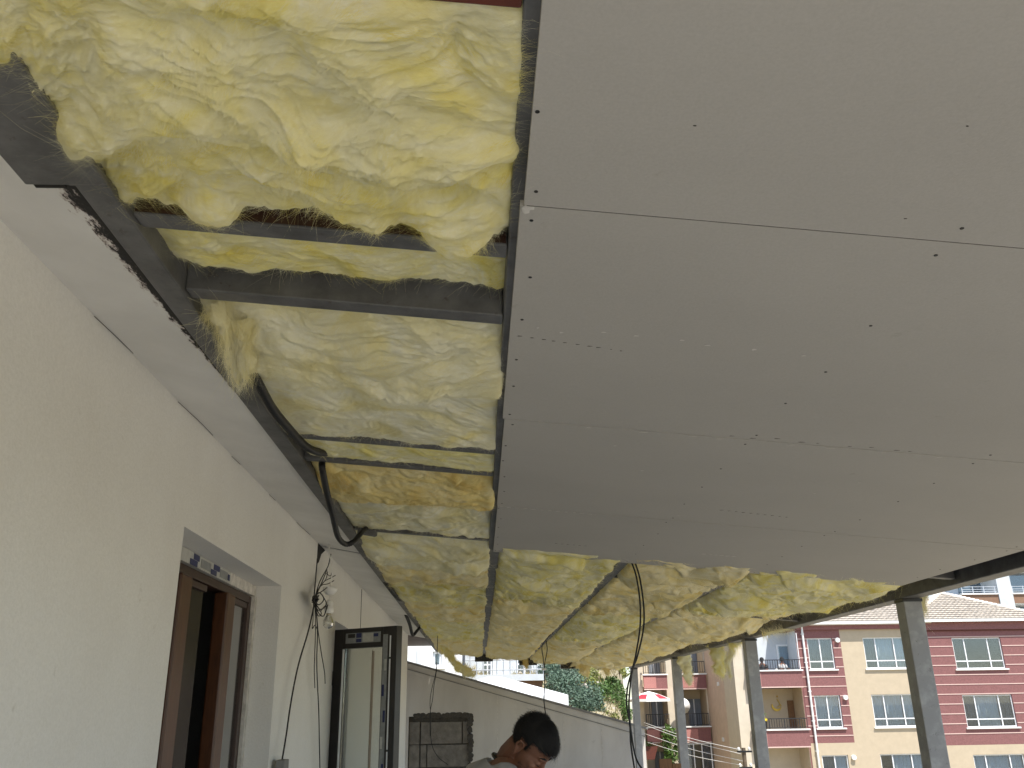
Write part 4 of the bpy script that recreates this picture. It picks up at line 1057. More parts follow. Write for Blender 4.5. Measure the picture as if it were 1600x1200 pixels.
# --- cream bay
xc0, xc1 = fx(1321, 1060), xr0
cw0, cw1 = fx(1357, 1060), fx(1357, 1060)+2.25
ct = fz(1350, 996); ch = ct-fz(1350, 1045)
crows = [ct-SP*k for k in range(4)]
ch_ = [(cw0, cw1, r-ch, r) for r in crows]
wall_holes(xc0, xc1, zbot, EAVE-.05, ch_, FY, FY+.25, put_y).build('wall', MT['cream'], apt)
for k, r in enumerate(crows): window(apt, cw0+.004, cw1-.004, r-ch+.004, r-.004, FY, curtains=[(2, 1, 1), (1, 1, 1), (0, 1, 1), (1, 1, 1)][k], cols=(.28, .46, .26))
# --- narrow red bay with downpipe
xn0, xn1 = fx(1253, 1060), xc0
nw0, nw1 = fx(1266, 1045), fx(1306, 1045)
nt = fz(1282, 997); nh = nt-fz(1282, 1046)
nrows = [nt-SP*k for k in range(4)]
nh_ = [(nw0, nw1, r-nh, r) for r in nrows]
zs2 = fz(1290, 1161)
wall_holes(xn0, xn1, zs2, EAVE-.05, [h for h in nh_ if h[2] > zs2], FY-.02, FY+.25, put_y).build('wall', MT['red'], apt)
wall_holes(xn0, xn1, zbot, zs2-.002, [h for h in nh_ if h[2] < zs2], FY-.02, FY+.25, put_y).build('wall', MT['cream'], apt)
for k, r in enumerate(nrows): window(apt, nw0+.004, nw1-.004, r-nh+.004, r-.004, FY-.02, curtains=[(2, 2, 0), (1, 1, 0), (2, 1, 0), (1, 2, 0)][k], cols=(.5, .5))
stripes(xn0+.01, xn1-.01, FY-.02, zs2+.1, fz(1290, 998), nh_)
for r in nrows[:3]:
    c = (nw1+.26, FY-.05, r-.12)
    MB().lathe(c, [(.01, -.10), (.12, -.10), (.12, .03)], 14, 'y').build('flue_vent', MT['white'], apt, smooth=False)
MB().box(xn0, xc1+.02, FY-.15, FY-.022, fz(1290, 984), EAVE-.06).build('fascia', MT['red'], apt)
dpx = xn0+.28
m = MB().tube([(dpx, FY-.12, EAVE-.1), (dpx, FY-.12, zbot)], .055, 10)
for k in range(7): m.box(dpx-.08, dpx+.08, FY-.14, FY-.03, EAVE-.6-k*1.42, EAVE-.55-k*1.42)
m.build('downpipe', MT['white'], apt)
# --- balconies of the right block
def railing(x0, x1, y, z0, h, par, step=.13, side=None):
    m = MB(); m.box(x0, x1, y-.02, y+.02, z0+h-.04, z0+h); m.box(x0, x1, y-.014, y+.014, z0+.06, z0+.085)
    n = int((x1-x0)/step)
    for k in range(n+1):
        x = x0+.012+(x1-x0-.024)*k/n; w = .022 if k % 6 == 0 else .011
        m.box(x-w, x+w, y-.0105, y+.0105, z0+.086, z0+h-.041)
        if k % 6 == 0: m.box(x-w, x+w, y-.0105, y+.0105, z0, z0+.059)
    return m.build('railing', MT['rail'], par)
def balcony(x0, x1, Yw, depth, ztop, band, rail_h, room_h, back, inset=(0, .5), rail=True):
    yf = Yw-.35
    b = MB().box(x0, x1, yf, yf+.16, ztop-band, ztop-.07).build('balcony', MT['red'], apt)
    MB().box(x0-.06, x1+.06, yf-.07, yf+.20, ztop-.068, ztop).build('slab_edge', MT['white'], b)
    MB().box(x0, x1, yf+.162, Yw+depth, ztop-band, ztop-band+.12).build('slab', MT['cream'], b)
    MB().box(x0+inset[0], x0+inset[1], yf-.015, yf-.001, ztop-band+.03, ztop-.16).build('pink_patch', MT['pink'], b)  # paler pink left part of the parapet front
    MB().box(x0, x1, yf-.01, yf+.15, ztop-band-.06, ztop-band-.002).build('drip_edge', MT['stripe'], b)
    if rail: railing(x0+.02, x1-.02, yf+.05, ztop, rail_h, b)
    MB().box(x0, x1, Yw+depth, Yw+depth+.15, ztop-band+.12, ztop+room_h).build('back_wall', MT[back], b)
    MB().box(x0-.012, x0, Yw+.01, Yw+depth, ztop-band+.12, ztop+room_h).build('side_wall', MT[back], b)
    MB().box(x1, x1+.012, Yw+.01, Yw+depth, ztop-band+.12, ztop+room_h).build('side_wall', MT[back], b)
    return b
bx0, bx1 = fx(1166, 1048), fx(1249, 1048)
lz = fz(1210, 1047); band = lz-fz(1210, 1073)
rail_h = fz(1210, 1031)-lz
bals = []
for k, back in enumerate(('greywhite', 'cream', 'pale', 'cream')):
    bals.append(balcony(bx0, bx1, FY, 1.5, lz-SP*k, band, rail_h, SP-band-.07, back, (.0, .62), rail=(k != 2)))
# glazed door frame on the top balcony, brown doorway on the one below
bt = bals[0]
m = MB(); xg0, xg1 = fx(1214, 1020, FY+1.4), fx(1240, 1020, FY+1.4)
m.box(xg0, xg0+.08, FY+1.36, FY+1.49, lz-band+.13, lz+1.35); m.box(xg1-.08, xg1, FY+1.36, FY+1.49, lz-band+.13, lz+1.35); m.box(xg0+.08, xg1-.08, FY+1.36, FY+1.49, lz+1.26, lz+1.35)
m.build('door_frame', MT['white_pvc'], bt); MB().box(xg0+.08, xg1-.08, FY+1.42, FY+1.43, lz-band+.13, lz+1.26).build('pane', MT['glass_far'], bt)
MB().box(xg0+.08, xg1-.08, FY+1.46, FY+1.485, lz-band+.13, lz+1.26).build('door_panel', MT['curtain'], bt)
MB().box(bx1-.35, bx1-.02, FY+1.44, FY+1.49, lz-SP-band+.13, lz-SP+1.35).build('doorway', MT['timber'], bals[1])
for s in (bx0+.03, bx1-.06): MB().box(s, s+.035, FY-.32, FY-.28, lz, lz+SP-band-.2).build('awning_post', MT['white_pvc'], bt)
# corner strip and shaded side wall
xp0 = fx(1150, 1080)
MB().box(xp0, bx0-.013, FY, FY+2.2, zbot, EAVE-.05).build('corner_pier', MT['pale'], apt)
MB().box(bx1+.013, xn0-.001, FY+.0, FY+1.9, zbot, EAVE-.05).build('pier', MT['red'], apt)
YL = 53.0
MB().box(xp0+.002, xp0+.25, FY+2.21, YL+.2, zbot, EAVE-.05).build('side_wall', MT['tan'], apt)
for k in range(3): MB().box(xp0-.05, xp0, 50.2, 50.5, 2.5-k*SP, 2.7-k*SP).build('pipe_stub', MT['white'], apt)
# --- left, farther part of the block: two stacks of balconies
def fl_(u, v): return fx(u, v, YL)
l1a, l1b, l2a, l2b, l2c = fl_(1006, 1095), fl_(1043, 1095), fl_(1063, 1095), fl_(1104, 1095), fl_(1119, 1095)
lz2 = fz(1050, 1053, YL); bd2 = lz2-fz(1050, 1076, YL); rh2 = fz(1050, 1041, YL)-lz2
for nm, a, b in (('pier', fl_(997, 1095), l1a-.013), ('pier', l1b+.013, l2a-.013), ('pier', l2b+.013, l2c)):
    MB().box(a, b, YL, YL+2.0, zbot, EAVE+.2).build(nm, MT['pale'], apt)
for (a, b) in ((l1a, l1b), (l2a, l2b)):
    for k in range(4):
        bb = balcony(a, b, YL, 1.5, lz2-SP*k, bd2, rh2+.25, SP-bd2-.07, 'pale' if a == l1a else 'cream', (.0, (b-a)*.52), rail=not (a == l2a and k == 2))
        if a == l2a and k == 2:
            window(bb, a+.02, b-.02, lz2-SP*k+.02, lz2-SP*k+SP-bd2-.1, YL-.36, cols=(.3, .34, .36), low=.18, curtains=(2, 0, 2), sill=False)
        else:
            MB().box(a+(b-a)*.50, b-.02, YL+1.42, YL+1.49, lz2-SP*k-bd2+.13, lz2-SP*k+1.45).build('door_panel', MT['curtain_dark'], bb)
            MB().box(a+(b-a)*.70, a+(b-a)*.74, YL+1.38, YL+1.418, lz2-SP*k-bd2+.13, lz2-SP*k+1.45).build('door_mullion', MT['white_pvc'], bb)
MB().box(l1a-.0, l2c, YL+2.01, YL+2.3, zbot, EAVE+.2).build('back_wall', MT['pale'], apt)
MB().tube([(l2c-.25, YL-.05, EAVE), (l2c-.25, YL-.05, zbot)], .045, 8).build('downpipe', MT['rail'], apt)
# dim rooms and rear body
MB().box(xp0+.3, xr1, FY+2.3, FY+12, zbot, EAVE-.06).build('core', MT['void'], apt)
# --- hip roofs with courses of tiles
def hip(x0, x1, y0, z0, run, rise, x_in0, x_in1, name):
    """front slope from the eave (y0, z0) to a ridge line run metres back, tapering to x_in0..x_in1; real lapped courses"""
    nC = 20; m = MB(); V = []; F = []
    for k in range(nC):
        s0, s1 = k/nC, (k+1.12)/nC
        a0, a1 = x0+(x_in0-x0)*s0, x1+(x_in1-x1)*s0
        n = max(4, int((a1-a0)/.24)); base = len(V)
        for i in range(n+1):
            x = a0+(a1-a0)*i/n
            for q in range(2):
                xx = x+q*.12*(i < n)
                dz = .045 if q == 0 else .0
                V.append((xx, y0+run*s0, z0+rise*s0+dz+.03+random.uniform(-.006, .006))); V.append((xx, y0+run*s1, z0+rise*s1+dz-.012)); V.append((xx, y0+run*s0+.01, z0+rise*s0-.06))
        nn = (n+1)*2
        for i in range(nn-1):
            j = base+i*3
            F.append((j, j+3, j+4, j+1)); F.append((j+2, j+5, j+3, j))
    o = link(name, mesh_np(name, V, F), MT['tile'], None); return o
zr = EAVE+.02
roof = MB()
xR0, xR1 = xr0-.35, xr1+.3; yR = YR-.30
P = [(xR0, yR, zr), (xR1+6, yR, zr), (xR1+6, yR+14, zr), (xR0, yR+14, zr), (xR0+6.0, yR+6.2, zr+2.5), (xR1, yR+6.2, zr+2.5)]
# ridge falls away to the right, as the hip line in view does
apx = (fx(1462, 927, YR+6), YR+5.6, fz(1462, 928, YR+5.6))
hipR = (fx(1600, 967, YR-.3)+1.5, yR+.2, zr+.05)
V0 = [(xR0, yR, zr), (hipR[0], yR, zr), apx, (xR0, yR+11, zr), (hipR[0], yR+11, zr), (xR0, yR, zr-.09), (hipR[0], yR, zr-.09), (hipR[0], yR+11, zr-.09), (xR0, yR+11, zr-.09)]
rf_ = MB().add(V0, [(0,1,2), (0,2,3), (1,4,2), (3,2,4), (5,8,7,6), (0,5,6,1), (1,6,7,4), (4,7,8,3), (3,8,5,0)]).build('roof', MT['tile'], apt); fix_normals(rf_)
def courses(A, B, C_, n, par):
    """lapped tile courses on the triangle eave A-B, apex C"""
    A, B, C_ = map(np.array, (A, B, C_)); V = []; F = []
    nrm = np.cross(B-A, C_-A); nrm /= np.linalg.norm(nrm)
    if nrm[2] < 0: nrm = -nrm
    for k in range(n):
        s0, s1 = k/n, min(1, (k+1.15)/n)
        a0, b0 = A+(C_-A)*s0, B+(C_-B)*s0; up = ((A+B)/2*(1-s1)+C_*s1)-((A+B)/2*(1-s0)+C_*s0)
        L = np.linalg.norm(b0-a0); m_ = max(2, int(L/.13)); base = len(V)
        for i in range(m_+1):
            p = a0+(b0-a0)*i/m_; w = (.045 if i % 2 == 0 else .012)+random.uniform(-.006, .006)
            V += [p+nrm*(w+.085), p+up+nrm*(w*.4+.01), p+nrm*.004-(up/np.linalg.norm(up))*(-.05)]
        for i in range(m_):
            j = base+i*3; F += [(j, j+3, j+4, j+1), (j+2, j+5, j+3, j)]
    return tag(link('roof_tile', mesh_np('roof_tile', V, F), MT['tile'], par), kind='stuff')
courses((xR0, yR, zr), (hipR[0], yR, zr), apx, 14, rf_)
rc = MB()
for t in np.linspace(0, 1, 26):
    for e in ((xR0, yR, zr), (hipR[0], yR, zr)):
        p = np.array(e)+(np.array(apx)-np.array(e))*t
        rc.ellipsoid((p[0], p[1], p[2]+.05), (.22, .2, .12), None, 8, 5)
tag(rc.build('ridge_cap', MT['ridge'], rf_, smooth=True), kind='stuff')
MB().box(xR0-.02, hipR[0], yR-.10, yR-.005, zr-.10, zr+.03).build('gutter', MT['white'], rf_)
# lower eave over the cream and narrow red bays
xL0, xL1 = fx(1215, 974), xR0+1.2; yL = FY-.32
ap2 = (xL1, FY+5.5, fz(1462, 928, FY+5.5)); ap3 = (xL1-3.4, FY+5.5, ap2[2])
rl_ = MB().add([(xL0, yL, zr-.03), (xL1, yL, zr-.03), ap2, ap3, (xL0, yL, zr-.12), (xL1, yL, zr-.12), (xL0, FY+8, zr-.03), (xL0, FY+8, zr-.12), (xL1, FY+8, zr-.12), (xL1, FY+8, zr-.03)],
               [(0,1,2,3), (0,3,6), (0,4,5,1), (4,7,8,5), (0,6,7,4), (6,3,2,9), (6,9,8,7), (1,5,8,9,2)]).build('roof', MT['tile'], apt); fix_normals(rl_)
courses((xL0, yL, zr-.03), (xL1+6, yL, zr-.03), (xL1+.0, FY+5.5, ap2[2]), 14, rl_)
MB().box(xL0, xL1, yL-.10, yL-.005, zr-.13, zr).build('gutter', MT['white'], rl_)
MB().box(xL0, xL1, yL, FY-.16, zr-.16, zr-.135).build('eave_board', MT['white'], rl_)

# gilded ornament on the cream balcony wall
og = MB(); oc = (fx(1213, 1098, FY+1.45), FY+1.44, fz(1213, 1102, FY+1.45))
def arc(c, r, a0, a1, w, n=12):
    V = []
    for k in range(n+1):
        a = a0+(a1-a0)*k/n; t = math.sin(math.pi*min(1, .12+.88*k/n)); ww = w*t
        for rr in (r-ww, r+ww): 
            for y in (-.02, .02): V.append((c[0]+rr*math.cos(a), c[1]+y, c[2]+rr*math.sin(a)))
    F = []
    for k in range(n):
        b = 4*k; F += [(b, b+4, b+6, b+2), (b+1, b+3, b+7, b+5), (b, b+1, b+5, b+4), (b+2, b+6, b+7, b+3)]
    og.add(V, F)
arc(oc, .24, math.radians(165), math.radians(350), .06)
og.bar((oc[0]+.22, oc[1], oc[2]-.02), (oc[0]+.06, oc[1], oc[2]+.30), .03, .07, up=(0, 1, 0)); og.bar((oc[0]+.02, oc[1], oc[2]-.08), (oc[0]+.24, oc[1], oc[2]+.0), .03, .09, up=(0, 1, 0))
og.ellipsoid((oc[0]+.08, oc[1], oc[2]+.44), (.045, .02, .05), None, 8, 6)
tag(og.build('wall_ornament', MT['gold']), 'gilded curved ornament on the cream wall of the middle balcony', 'ornament')

# flower pots on the railing of that balcony
def leafball(mb, c, r, n, s, seed, flat=.5):
    rr = np.random.RandomState(seed)
    for k in range(n):
        d = rr.normal(size=3); d /= np.linalg.norm(d); d *= rr.uniform(.35, 1)**.5
        p = np.array(c)+d*np.array(r); t = rr.normal(size=3); t /= np.linalg.norm(t); q = np.cross(t, rr.normal(size=3)); q /= np.linalg.norm(q)
        L = s*rr.uniform(.6, 1.4)
        mb.add([p-t*L, p+q*L*.45, p+t*L, p-q*L*.45], [(0, 1, 2, 3)])
fp = empty('flower_pot', (fx(1187, 1125, FY-.4), FY-.42, lz-SP+.02), 'dark flower pots with yellow blooms on the middle balcony railing', 'flower pot')
for q in range(2):
    fxp = fp.location.x-.06+q*.30
    MB().lathe((fxp, FY-.42, lz-SP), [(.09, .02), (.13, .36), (.14, .38)], 10).build('pot', MT['black'], fp)
    fm = MB(); leafball(fm, (fxp, FY-.42, lz-SP+.45), (.16, .12, .10), 60, .05, 3+q); fm.build('bloom', MT['yellow'], fp)
    fm = MB(); leafball(fm, (fxp, FY-.42, lz-SP+.60), (.2, .12, .18), 40, .04, 8+q); fm.build('foliage', MT['leaf'], fp)

# people seated behind the top balcony railing
def far_person(loc, yaw, label, top, skin=MT['skin']):
    root = empty('person', loc, label, 'person', 'people sitting on the top balcony')
    J = [(0, 0, .50), (0, .0, .72), (0, .02, .95), (0, .03, 1.05), (0, .06, 1.20),
         (-.10, -.05, .48), (-.11, .38, .50), (-.11, .36, .06), (-.11, .48, .04), (.10, -.05, .48), (.11, .38, .50), (.11, .36, .06), (.11, .48, .04),
         (-.19, .02, .93), (-.25, .15, .72), (-.15, .36, .74), (.19, .02, .93), (.25, .15, .72), (.15, .36, .74)]
    E = [(0,1),(1,2),(2,3),(3,4),(0,5),(5,6),(6,7),(7,8),(0,9),(9,10),(10,11),(11,12),(2,13),(13,14),(14,15),(2,16),(16,17),(17,18)]
    Rd = [.14,.14,.13,.055,.095,.10,.075,.045,.04,.10,.075,.045,.04,.075,.05,.035,.075,.05,.035]
    me = bpy.data.meshes.new('body'); me.from_pydata(J, E, []); o = bpy.data.objects.new('body', me); COL.objects.link(o)
    o.parent = root; o.rotation_euler = (0, 0, yaw); me.materials.append(skin)
    sk = o.modifiers.new('skin', 'SKIN')
    for i, r in enumerate(Rd): me.skin_vertices[0].data[i].radius = (r, r*.9)
    me.skin_vertices[0].data[0].use_root = True
    sb = o.modifiers.new('sub', 'SUBSURF'); sb.levels = 1; sb.render_levels = 1
    R = Matrix.Rotation(yaw, 3, 'Z')
    def part(name, mb, mat):
        q = mb.mesh(name); q.materials.append(mat); q.polygons.foreach_set('use_smooth', [True]*len(q.polygons)); p = bpy.data.objects.new(name, q); COL.objects.link(p); p.parent = root; p.rotation_euler = (0, 0, yaw)
    part('hair', MB().ellipsoid((0, .035, 1.235), (.115, .12, .125), None, 14, 9), MT['hair'])
    part('shirt', MB().tube([(0, -.01, .48), (0, 0, .65), (0, .01, .85), (0, .02, 1.0)], [.17, .175, .18, .09], 12).tube([(-.17, .02, .94), (-.245, .12, .76)], [.085, .07], 8).tube([(.17, .02, .94), (.245, .12, .76)], [.085, .07], 8), top)
    part('trousers', MB().tube([(-.10, -.06, .47), (-.115, .38, .50), (-.115, .36, .10)], [.12, .09, .06], 8).tube([(.10, -.06, .47), (.115, .38, .50), (.115, .36, .10)], [.12, .09, .06], 8), MT['trousers'])
    part('seat', MB().box(-.22, .22, -.24, .20, .30, .36).box(-.20, -.16, -.22, -.18, 0, .30).box(.16, .20, -.22, -.18, 0, .30).box(-.20, -.16, .14, .18, 0, .30).box(.16, .20, .14, .18, 0, .30).box(-.22, .22, -.28, -.24, .30, .8), MT['white'])
far_person((fx(1191, 1040, FY+.3), FY+.28, lz-band+.121), math.radians(160), 'dark haired person in a black and white top sitting behind the top balcony railing', MT['black'])
far_person((fx(1222, 1040, FY+.3), FY+.30, lz-band+.121), math.radians(200), 'dark haired person in a grey top at the door end of the top balcony', MT['shirt'])

# parasol, satellite dish, climber and flower box on the left stacks of balconies
ps = on_y(1014, 1090, YL-1.0); pzt = fz(1010, 1080, YL-1.0)
pa = empty('parasol', (ps[0], YL-1.0, lz2-SP), 'red and white scalloped parasol on a balcony beside the post', 'parasol')
for par_, mt in ((0, 'redfab'), (1, 'canvas')):
    m = MB()
    for k in range(10):
        if k % 2 != par_: continue
        a0, a1 = 2*math.pi*k/10, 2*math.pi*(k+1)/10; R_ = 1.2; c = (ps[0], YL-1.0, pzt)
        V = [c] + [(c[0]+R_*s*math.cos(a), c[1]+R_*s*math.sin(a), c[2]-.42*s**1.3) for s in (.5, 1) for a in (a0, a1)]
        V += [(c[0]+R_*math.cos(a)*1.01, c[1]+R_*math.sin(a)*1.01, c[2]-.56) for a in (a0, a1)]
        m.add(V, [(0, 1, 2), (1, 3, 4, 2), (3, 5, 6, 4)], 0)
        if par_ == 0: m.mi[-3] = 1; m.mi[-1] = 1
    o = m.build('canopy_panel', [MT[mt], MT['canvas']], pa); s_ = o.modifiers.new('cloth', 'SOLIDIFY'); s_.thickness = .006
MB().tube([(ps[0], YL-1.0, pzt), (ps[0], YL-1.0, pzt-1.9)], .02, 8).build('pole', MT['rail'], pa)
dc = on_y(1066, 1103, YL-.5)
sdh = empty('satellite_dish', tuple(dc), 'white satellite dish fixed beside a balcony behind the third post', 'satellite dish')
o = MB().lathe((dc[0], dc[1], dc[2]), [(.42, -.10), (.36, -.04), (.22, .03), (.05, .06), (.05, .075), (.23, .045), (.37, -.025), (.43, -.09)], 20, 'y').build('dish', MT['white'], sdh, smooth=True)
MB().bar((dc[0], dc[1]+.05, dc[2]), (dc[0]-.1, dc[1]+.5, dc[2]-.1), .04, .04).bar((dc[0], dc[1]-.05, dc[2]-.3), (dc[0], dc[1]-.45, dc[2]-.05), .02, .02).build('bracket', MT['coping'], sdh)
cl = empty('climbing_plant', (fx(1046, 1170, YL-.8), YL-.8, -6), 'green climbing plant growing up beside the third post', 'plant')
fm = MB(); rr = np.random.RandomState(5)
for k in range(9):
    p = on_y(1046+rr.uniform(-5, 7), 1143+k*7, YL-.8); leafball(fm, p, (.42, .3, .42), 110, .10, 50+k)
fm.build('foliage', MT['leaf'], cl)
MB().tube([(cl.location.x, YL-.8, -6), (cl.location.x+.1, YL-.8, -2), (cl.location.x, YL-.8, .8)], .04, 6).build('stem', MT['bark'], cl)
fb = on_y(1010, 1176, YL-.7)
fbx = empty('flower_box', (fb[0], YL-.7, fb[2]), 'dark red flower box hung below a balcony beside the last post', 'flower box')
m = MB(); V = [(fb[0]+sx*w, YL-.7+sy*.22, fb[2]+z) for z, w in ((-.35, .40), (.32, .62)) for sx, sy in ((-1,-1),(1,-1),(1,1),(-1,1))]
m.add(V, [(0,3,2,1),(4,5,6,7),(0,1,5,4),(1,2,6,5),(2,3,7,6),(3,0,4,7)]); m.build('box', MT['oxide'], fbx)
fm = MB(); leafball(fm, (fb[0], YL-.7, fb[2]+.42), (.5, .2, .15), 80, .06, 77); fm.build('foliage', MT['leaf'], fbx)
# overhead cables and the pole they run to
for i, (a, b) in enumerate((((1006, 1129), (1158, 1172)), ((1008, 1133), (1158, 1178)), ((1006, 1146), (1160, 1189)), ((1012, 1160), (1160, 1196)))):
    A = on_y(*a, 52.0-.8); B = on_y(*b, 44.0); Mid = (A+B)/2-np.array([0, 0, .12])
    o = wire('overhead_cable', [A, Mid, B], .011, MT['canvas'])
    tag(o, ['topmost pale overhead cable crossing in front of the tan wall', 'second pale overhead cable from the top, crossing the tan wall', 'third pale overhead cable from the top, crossing the tan wall', 'lowest pale overhead cable crossing below the red balconies'][i], 'cable', 'overhead cables in front of the apartment block')
up_ = on_y(1162, 1172, 44.0)
po = empty('utility_pole', (up_[0], 44.0, -6), 'utility pole with white insulators behind the second post', 'pole')
MB().tube([(up_[0], 44.0, -6.2), (up_[0], 44.0, up_[2]+.1)], [.13, .09], 10).build('mast', MT['bark'], po)
MB().box(up_[0]-.35, up_[0]+.35, 43.86, 43.94, up_[2]-.1, up_[2]-.02).build('cross_arm', MT['black'], po)
MB().box(up_[0]-.3, up_[0]+.3, 43.86, 43.94, up_[2]-.8, up_[2]-.72).build('cross_arm', MT['black'], po)
for k in range(4): MB().lathe((up_[0]-.28+(k % 2)*.5, 43.85, up_[2]-.02-(k//2)*.7), [(.03, 0), (.075, .03), (.05, .07), (.075, .1), (.02, .16)], 8).build('insulator', MT['white'], po, smooth=True)

# ------------------------------------------------------------------ pale block far behind, upper right
YB = 78.0
b2 = empty('apartment_building', (45, YB, -6), 'pale grey block with brown balconies rising behind the tiled roof', 'building')
gx_ = lambda u, v: fx(u, v, YB); gz_ = lambda u, v: fz(u, v, YB)
MB().box(gx_(1452, 930), gx_(1452, 930)+30, YB+2.2, YB+12, -7, 16).build('wall', MT['greywhite'], b2)
MB().box(gx_(1560, 930), gx_(1582, 930), YB-.1, YB+2.19, -7, 16).build('pier', MT['greywhite'], b2)
for (ua, ub) in ((1504, 1559.5), (1583, 1690)):
    for k in (-1, 0, 1):
        xa_, xb_ = gx_(ua, 930), gx_(ub, 930); zt = gz_(1530, 927)-k*3.0; zb_ = zt-.9
        bb = MB().box(xa_, xb_, YB, YB+.12, zb_, zt-.12).build('balcony', MT['brownwall'], b2)
        MB().box(xa_-.1, xb_, YB-.12, YB+2.19, zt-.118, zt).build('slab_edge', MT['white'], bb)
        MB().box(xa_, xb_, YB+.122, YB+2.19, zb_, zt-.12).build('slab', MT['white'], bb)
        m = MB()
        for z in (.55, .33, .14): m.box(xa_, xb_, YB+.02, YB+.06, zt+z, zt+z+.045)
        for x in np.arange(xa_+.02, xb_, 1.0): m.box(x, x+.06, YB+.015, YB+.065, zt+.001, zt+.62)
        m.build('railing', MT['steelrail'], bb)
        MB().box(xa_+.9, xb_-.2, YB+2.1, YB+2.18, zt, zt+2.0).build('window', MT['glass_far'], bb)
        MB().box(xa_+.9, xb_-.2, YB+2.185, YB+2.195, zt, zt+2.0).build('curtain', MT['curtain_dark'], bb)

# ------------------------------------------------------------------ houses beyond the end wall
YA = 33.0
hA = empty('balcony_house', (1.2, YA, 0), 'pale blue-white house with a long railed balcony beyond the end wall', 'house')
ax = lambda u, v: fx(u, v, YA); az = lambda u, v: fz(u, v, YA)
za_ = az(780, 1054)
MB().box(ax(722, 1050), ax(851, 1050), YA-.05, YA+1.8, za_-.22, za_).build('slab', MT['greywhite'], hA)
MB().box(ax(735, 1050), ax(848, 1050), YA+.4, YA+9, -4, za_-.221).build('lower_wall', MT['brownwall'], hA)
wl_holes = [(ax(754, 1040), ax(771, 1040), za_, za_+2.1), (ax(810, 1040), ax(838, 1040), za_, za_+2.1), (ax(783, 1040), ax(800, 1040), za_+.5, za_+1.9)]
wall_holes(ax(722, 1040), ax(852, 1040), za_+.001, za_+3.2, wl_holes, YA+1.8, YA+2.0, put_y).build('wall', MT['greywhite'], hA)
for i, (a, b, c, d) in enumerate(wl_holes): window(hA, a+.01, b-.01, c+.01, d-.01, YA+1.78, cols=(.5, .5), low=.2, curtains=((0, 2), (2, 1), (1, 1))[i], sill=False)
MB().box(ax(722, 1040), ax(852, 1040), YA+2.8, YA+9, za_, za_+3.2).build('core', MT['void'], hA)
m = MB(); rt = za_+.62
for z in (.78, .50, .16): m.tube([(ax(722, 1040), YA+.02, za_+z), (ax(851, 1040), YA+.02, za_+z)], .022, 6)
for x in np.linspace(ax(724, 1040), ax(849, 1040), 13): m.tube([(x, YA+.02, za_), (x, YA+.02, za_+.80)], .02, 6)
m.build('railing', MT['steelrail'], hA)
YW = 27.0
hw = empty('white_house', (-1.8, YW, 0), 'white rendered house wall seen past the corner above the end wall', 'house')
wA = (fx(676, 1030, YW), fx(690, 1030, YW), fz(680, 1042, YW), fz(680, 1018, YW))
wall_holes(-6, fx(722, 1040, YW), -4, 5.5, [wA], YW, YW+.25, put_y).build('wall', MT['white'], hw)
window(hw, wA[0]+.01, wA[1]-.01, wA[2]+.01, wA[3]-.01, YW, cols=(1,), low=0, curtains=(1,))
MB().box(fx(651, 1030, YW), fx(658, 1030, YW), YW-.03, YW-.001, fz(650, 1055, YW), fz(650, 1015, YW)).build('pilaster', MT['greywhite'], hw)
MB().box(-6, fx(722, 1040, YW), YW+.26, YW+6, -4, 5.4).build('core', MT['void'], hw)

# white gazebo
YT = 20.0
apz = on_y(772, 1057, YT); er = on_y(879, 1087, YT-.2); el = -(er[0]-apz[0])+apz[0]; hd = er[0]-apz[0]
gz0 = empty('gazebo', (float(apz[0]), YT, 0), 'white canvas gazebo roof showing over the end wall', 'gazebo')
Vt = [(apz[0]-.12, YT, apz[2]), (apz[0]+.12, YT, apz[2])] ; cz = er[2]
c4 = [(el, YT-hd, cz), (er[0], YT-hd, cz), (er[0], YT+hd, cz), (el, YT+hd, cz)]
m = MB(); m.add(Vt+c4+[(x, y, z-.45) for x, y, z in c4], [(0,2,3,1), (1,3,4), (1,4,5,0), (0,5,2), (2,6,7,3), (3,7,8,4), (4,8,9,5), (5,9,6,2)])
o = m.build('canopy', MT['canvas'], gz0); sd = o.modifiers.new('cloth', 'SOLIDIFY'); sd.thickness = .01
for (x, y, z) in c4: MB().box(x-.03*np.sign(x-apz[0])-.025, x-.03*np.sign(x-apz[0])+.025, y-.03*np.sign(y-YT)-.025, y-.03*np.sign(y-YT)+.025, float(hill_z(np.array(x), np.array(y)))-.3, z-.02).build('leg', MT['white'], gz0)

# ------------------------------------------------------------------ hillside growth
def gz_at(x, y): return float(hill_z(np.array(float(x)), np.array(float(y))))
def place_on_hill(u, v):
    d = ray(u, v); t = 20.0
    while t < 80:
        p = CAM+d*t
        if p[2] < gz_at(p[0], p[1]): return p
        t += .15
    return CAM+d*45
def bush(label, cat, name, spots, leaf, n, mat, seed, group='bushes on the dry hillside'):
    c0 = spots[0][0]
    root = empty(name, (float(c0[0]), float(c0[1]), float(c0[2])-.3), label, cat, group)
    fm = MB()
    for k, (c, r) in enumerate(spots):
        for q in range(4):
            cc = np.array(c)+np.array([random.uniform(-.4, .4)*r, random.uniform(-.4, .4)*r, random.uniform(0, .5)*r])
            leafball(fm, cc, (r*.75, r*.75, r*.6), n//4, leaf, seed+k*5+q)
    fm.build('foliage', MT[mat], root)
    st = MB()
    for k, (c, r) in enumerate(spots):
        for q in range(3):
            st.tube([(c[0], c[1], c[2]-.5), (c[0]+random.uniform(-.3, .3)*r, c[1]+random.uniform(-.2, .2)*r, c[2]+.1*r), (c[0]+random.uniform(-.6, .6)*r, c[1]+random.uniform(-.5, .5)*r, c[2]+.6*r)], [.05, .035, .012], 5)
    st.build('stem', MT['bark'], root)
def S(l): return [(place_on_hill(u, v), r) for u, v, r in l]
